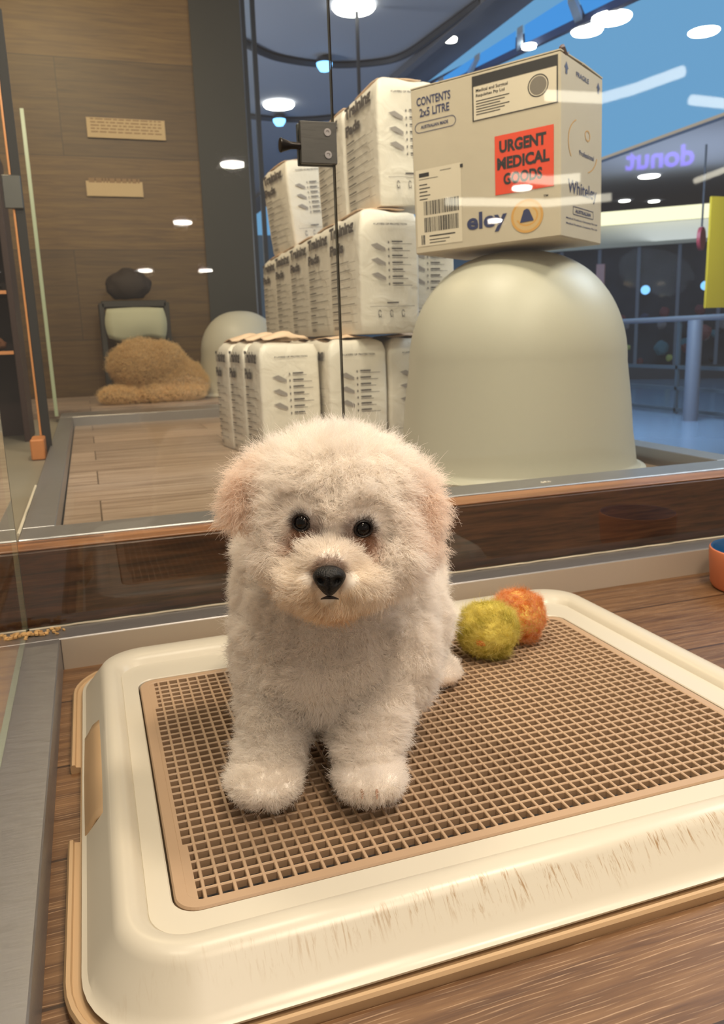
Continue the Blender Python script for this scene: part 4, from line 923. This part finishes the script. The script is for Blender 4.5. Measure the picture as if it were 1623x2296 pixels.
# glazed strip: luminous panels between white ribs
gA,gB=at_z(1404,0,ZC),at_z(1049,170,ZC); gC,gD=at_z(1288,0,ZC),at_z(1015,172,ZC)      # outer edge, inner edge
gB=gA+(gB-gA)*1.6; gA=gA-(gB-gA)*.6; gD=gC+(gD-gC)*1.6; gC=gC-(gD-gC)*.6
gsk=empty('roof_glazing',(0,0,ZC)); tag(gsk,'slanting strip of blue sky glazing with white ribs, upper right','skylight')
def gq(t,u,z):
    t=t+SK*(u-.5)*(1 if 0<t<1 else 0); a_=gA+(gB-gA)*t; c_=gC+(gD-gC)*t; p=c_*(1-u)+a_*u; return (p[0],p[1],z)
def gslab(t0,t1,u0,u1,z0,z1):
    mb=MB(); v=[gq(t,u,z) for z in (z0,z1) for t,u in ((t0,u0),(t1,u0),(t1,u1),(t0,u1))]
    mb.add(v,[(3,2,1,0),(4,5,6,7)]+[(k,(k+1)%4,4+(k+1)%4,4+k) for k in range(4)]); return mb
NG=7
SK=(at_z(1265,85,ZC)[1]-at_z(1212,28,ZC)[1])/abs(gB[1]-gA[1])*np.sign(gB[1]-gA[1])
for k in range(NG):
    gslab((k+.09)/NG,(k+.91)/NG,.04,.96,.03,.045).build('glass_panel',glaze,gsk)
    gslab((k-.06)/NG,(k+.06)/NG,0,1,.005,.05).build('rib',mat('white_rib',srgb(170,190,210),.5),gsk)
gslab(0,1,.97,1.12,-.02,.10).build('edge_beam',mat('dark_beam',srgb(58,72,104),.6),gsk)
ZF2=3.6; mb=MB(); mb.box(3.0,10.0,4.0,30,ZF2+.10,ZF2+.12); tag(mb.build('ceiling',blue_c), kind='structure')
mb=MB(); mb.box(10.0,30,4.0,34,ZF2,ZF2+.05); tag(mb.build('ceiling',mat('far_ceiling',srgb(112,118,134),.8)), kind='structure')
mb=MB(); mb.box(-3,26,3.2,30,GZ-.05,GZ); tag(mb.build('floor',mat('mall_tiles',srgb(120,140,165),.18,spec=.7)), kind='structure')  # the tiles' blue puts the reflected blue ceiling into their colour
mb=MB(); mb.box(-3,9.0,16,16.1,GZ,ZC); tag(mb.build('wall_back',mat('teal_wall',srgb(86,104,116),.7,var=.2,vscale=1)), kind='structure')
# curved dark tracks under the ceiling with blue spots, and a dark hanger rod
def track(pts,label,w=.03):
    P=[at_z(x,y,ZC-.02) for x,y in pts]; mb=MB()
    # smooth the polyline
    Q=[];
    for i in range(len(P)-1):
        for t in np.linspace(0,1,8,endpoint=False): 
            p0,p1,p2,p3=P[max(i-1,0)],P[i],P[i+1],P[min(i+2,len(P)-1)]
            Q.append(.5*((2*p1)+(-p0+p2)*t+(2*p0-5*p1+4*p2-p3)*t*t+(-p0+3*p1-3*p2+p3)*t**3))
    Q.append(P[-1]); mb.tube(Q,w,6); return tag(mb.build('ceiling_track',mat('dark_track',srgb(40,44,54),.6),smooth=40),label,'light track','curved tracks under the mall ceiling')
track([(500,75),(545,95),(620,128),(730,144),(830,141),(905,124),(990,66),(1080,0)],'long curved dark track on the ceiling above the pad packs',.026)
track([(500,250),(550,259),(650,268),(750,262),(830,245)],'shorter curved track lower down, behind the pane clamp',.026)
def disc(name,px,py,r,m,label,cat,grp,z=ZC-.012,depth=.02):
    if 'blue ceiling' in label: z=3.69; r*=1.6
    if 'spot' in label: z=3.59; r*=1.3
    p=at_z(px,py,z); mb=MB(); mb.lathe([(0,0),(r,0),(r,depth*.6),(r*1.08,depth*.6),(r*1.08,depth)],28,cap=False)
    o=mb.build(name,m,loc=tuple(p-np.array([0,0,depth])),smooth=30); return tag(o,label,cat,grp)
lampw=emis('lamp_white',(1,.96,.88,1),6.0); lampb=emis('lamp_blue',srgb(120,190,255),3.0)
G='round downlights in the mall ceiling'
for px,py,r,lb in ((793,14,.125,'large round downlight at the top edge, above the clamp'),(625,234,.125,'large round downlight between the two curved tracks'),
    (1578,70,.10,'oval downlight in the blue ceiling at upper right'),(1371,38,.12,'warm downlight over the glazing strip, the higher of two'),(1316,66,.10,'warm downlight over the glazing strip, the lower of two'),
    (1186,101,.05,'small downlight in front of the glazing strip'),(1011,86,.04,'small downlight above the left end of the carton')):
    disc('downlight',px,py,r,lampw,lb,'downlight',G)
for px,py,lb in ((1455,395,'bright spot below the blue ceiling'),(1400,450,'bright spot just right of the carton'),(1466,451,'faint spot right of the carton')):
    disc('downlight',px,py,.10,lampw,lb,'downlight',G)
for px,py,lb in ((727,142,'blue spot lamp on the longer track'),(626,268,'blue spot lamp on the shorter track')):
    p=at_z(px,py,ZC-.05); root=empty('spot_lamp',tuple(p)); tag(root,lb,'spot lamp','blue spot lamps on the tracks')
    mb=MB(); mb.lathe([(0,-.05),(.035,-.05),(.055,-.02),(.058,.0)],20,cap=False); mb.build('lens',lampb,root,smooth=40)
    mb=MB(); mb.lathe([(.058,0),(.055,.03),(.0,.04)],20,cap=False); mb.build('housing',mat('dark_track',srgb(40,44,54),.6),root,smooth=40)
hr_=at_y(802,100,5.2); mb=MB(); mb.tube([(hr_[0],5.2,ZC),(hr_[0],5.2,at_y(806,250,5.2)[2])],.012,8); tag(mb.build('hanger_rod',mat('dark_track',srgb(40,44,54),.6)),'thin dark rod hanging from the ceiling behind the top pack','rod')
# mullions at the right end of the brown wall
for k,(px,col) in enumerate(((566,(30,36,46)),(588,(30,36,46)))):
    q=at_y(px,400,4.6); mb=MB(); mb.box(q[0]-.011,q[0]+.011,4.6,4.63,GZ,ZC); tag(mb.build('trim_%d'%(11+k),mat('dark_mullion',srgb(30,36,46),.5)), kind='structure')
q=at_y(577,400,4.6); mb=MB(); mb.box(at_y(566,400,4.6)[0]+.012,at_y(588,400,4.6)[0]-.012,4.61,4.616,GZ,ZC); tag(mesh_obj('window_7',mb.v,mb.f,gl), kind='structure')
# railing
rx=7.25
rl=empty('glass_railing',(rx,7.0,GZ)); tag(rl,'glass balustrade with a metal handrail beyond the dome','railing')
hz=.49-GZ
mb=MB(); mb.tube([(0,-3.5,hz),(0,9,hz)],.035,12); mb.build('handrail',mat('rail_metal',srgb(150,150,160),.35,metal=.6),rl,smooth=40)
for z in (.05,.33,.60):
    mb=MB(); mb.box(-.02,.02,-3.5,9,z-.022,z+.022); mb.build('rail',mat('dark_rail',srgb(58,72,84),.5),rl)
for y in np.arange(-3.2,9,2.4):
    mb=MB(); mb.box(-.02,.02,y-.02,y+.02,0,hz); mb.build('baluster',mat('dark_rail',srgb(58,72,84),.5),rl)
mb=MB(); mb.box(-.006,.006,-3.5,9,.07,hz-.04); mb.build('glass_infill',glass_mat('rail_pane',boost=.4),rl)
pc=at_z(1592,940,GZ); mb=MB(); mb.lathe([(.085,0),(.085,1.16),(.08,1.18)],20); tag(mb.build('round_post',mat('post_grey',srgb(92,100,116),.4),loc=(pc[0]-.3,pc[1],GZ),smooth=40),'thick grey post standing at the railing, far right','post')
# shop across the way, facing the pen
hd_=np.array([.64,.77]); SR=np.array([.77,-.64]); sc_=hd_*19.0
shop=empty('shop_building',(sc_[0],sc_[1],GZ),(0,0,math.atan2(SR[1],SR[0]))); tag(shop,'glazed shop front with a bright lit cornice across the mall','shop')
SW=6.5
mb=MB(); mb.box(-SW,1.55,-.35,0,2.60+.72,2.84+.72); mb.build('lit_cornice',emis('cornice_light',srgb(250,245,205),1.15),shop)
mb=MB(); mb.box(-SW,1.3,-.10,.0,2.12+.72,2.58+.72); mb.build('fascia',mat('beige_fascia',srgb(176,172,160),.6),shop)
mb=MB(); mb.box(-SW,4,.02,2.0,0,.02); mb.box(-SW,4,2.0,2.05,0,3.1); mb.build('interior',mat('shop_interior',srgb(58,64,84),.7,var=.6,vscale=1.3),shop)
for k,x in enumerate(np.arange(-SW,4,.82)):
    mb=MB(); mb.box(x-.035,x+.035,-.04,.04,0,2.12+.72); mb.build('mullion',mat('shop_mullion',srgb(96,104,120),.5),shop)
mb=MB(); mb.box(-SW,4,-.005,.005,0,2.1+.72); mb.build('glazing',glass_mat('shop_pane',boost=.03),shop)
mb=MB(); mb.box(-SW,4,-.05,.05,0,.30); mb.build('plinth',mat('dark_plinth',srgb(40,42,56),.5),shop)
for x,z in ((-.62,1.95),(.62,1.98),(-2.0,1.9),(.86,1.9)):
    b=bmesh.new(); bmesh.ops.create_icosphere(b,subdivisions=3,radius=.10)
    for q in b.verts: q.co+=Vector((x,.6,z))
    me=bpy.data.meshes.new('globe_lamp'); b.to_mesh(me); b.free(); me.materials.append(emis('blue_globe',srgb(120,180,240),1.6)); o=bpy.data.objects.new('globe_lamp',me); C.objects.link(o); o.parent=shop
mb=MB(); mb.box(-1.62,-1.45,-.3,-.1,.9,2.50); mb.build('pink_column',mat('pink_surface',srgb(196,150,150),.5),shop)  # one even pink all over
rn=random.Random(11)
for k in range(46):   # goods and diners behind the glass, a few pixels each
    x=rn.uniform(-1.6,2.6); z=rn.uniform(.35,1.5); s_=rn.uniform(.05,.16); col=rn.choice([(120,70,80),(70,76,104),(140,130,140),(40,44,60),(150,92,96),(84,120,140),(190,190,120)])
    root_o=mat('goods_%d_%d_%d'%col,srgb(*col),.7)
    b=bmesh.new(); bmesh.ops.create_icosphere(b,subdivisions=2,radius=1)
    for q in b.verts: q.co=Vector((x+q.co.x*s_,.5+q.co.y*s_*.6+rn.random()*.02,z+q.co.z*s_*rn.uniform(.8,1.3)))
    me=bpy.data.meshes.new('display_goods'); b.to_mesh(me); b.free(); me.materials.append(root_o); o=bpy.data.objects.new('display_goods',me); C.objects.link(o); o.parent=shop
# yellow hanging banner and red sign at the right edge
yb=at_y(1596,440,7.6); yb2=at_y(1594,690,7.6); 
mb=MB(); mb.box(0,.6,0,.03,yb2[2],yb[2]); tag(mb.build('banner',mat('yellow_banner',srgb(176,146,26),.6),loc=(yb[0],7.6,0)),'yellow hanging banner at the right edge','banner')
ry=at_y(1572,500,7.8); ry2=at_y(1588,565,7.8)
mb=MB(); mb.lathe([(.0,-.02),(.13,-.02),(.13,.02),(0,.02)],28); o=mb.build('round_sign',mat('red_sign',srgb(130,36,50),.5),loc=((ry[0]+.10),7.9,(ry[2]+ry2[2])/2)); o.rotation_euler=(PI/2,0,.6); mb=MB(); mb.tube([(0,.12,0),(0,ZC-(ry[2]+ry2[2])/2,0)],.012,8); mb.build('hanger',mat('dark_track',srgb(40,44,54),.6),o)
tag(o,'dark red round sign beside the yellow banner','sign')

# ================================================================== lamps behind the viewer that show as reflections in the back pane
YG=1.034
def mir(p): return np.array([p[0],2*YG-p[1],p[2]])
strip_l=emis('strip_light',(1,.93,.74,1),6.0)
def cove(pts,label,z=1.9,r=.035):
    P=[mir(at_z(x,y,z)) for x,y in pts]; mb=MB(); mb.tube(P,r,8); tag(mb.build('strip_light',strip_l,smooth=50),label,'strip light','curved strip lights over the shop behind the viewer')
cove([(1225,214),(1350,220),(1420,200),(1530,160)],'bent strip light overhead behind the viewer, highest in the glass',1.9,.035)
cove([(1550,224),(1660,236)],'short strip light over the shop, reflected at the right edge',1.9,.035)
cove([(1150,396),(1230,405),(1300,398)],'strip light reflected across the red sticker',1.9,.045)
cove([(1000,452),(1230,455),(1370,442)],'strip light reflected across the lower carton',1.9,.045)
cove([(1560,405),(1640,375)],'strip light reflected below the blue ceiling, right edge',1.9,.03)
dsl=emis('shop_downlight_glow',(1,.93,.84,1),60.0)
for px,py,r,lb in ((410,501,.11,'shop downlight reflected on the brown wall'),(521,372,.10,'shop downlight reflected beside the left mullion'),(326,608,.14,'small reflected shop downlight, left'),(461,608,.14,'small reflected shop downlight, right of the other'),(1110,497,.09,'shop downlight reflected over the carton lettering'),(1170,424,.10,'shop downlight reflected on the red sticker')):
    p=mir(at_z(px,py,1.9)); mb=MB(); mb.lathe([(0,0),(r,0),(r,.02),(0,.02)],24,cap=False); tag(mb.build('shop_downlight',dsl,loc=tuple(p),smooth=30),lb,'downlight','shop downlights behind the viewer')
# purple shop sign, read backwards in the glass
sp=mir(at_y(1480,355,9.0)); cu=bpy.data.curves.new('lettering','FONT'); cu.body='donut'; cu.size=.34; cu.extrude=.01; cu.align_x='CENTER'; cu.align_y='CENTER'; cu.offset=.01
o=bpy.data.objects.new('t',cu); C.objects.link(o); me=bpy.data.meshes.new_from_object(o.evaluated_get(bpy.context.evaluated_depsgraph_get())); bpy.data.objects.remove(o)
o=bpy.data.objects.new('shop_sign',me); C.objects.link(o); o.location=tuple(sp); o.rotation_euler=(PI/2,0,PI+.6); me.materials.clear(); me.materials.append(emis('purple_neon',srgb(130,90,255),9)); tag(o,'purple glowing donut sign behind the viewer','sign')
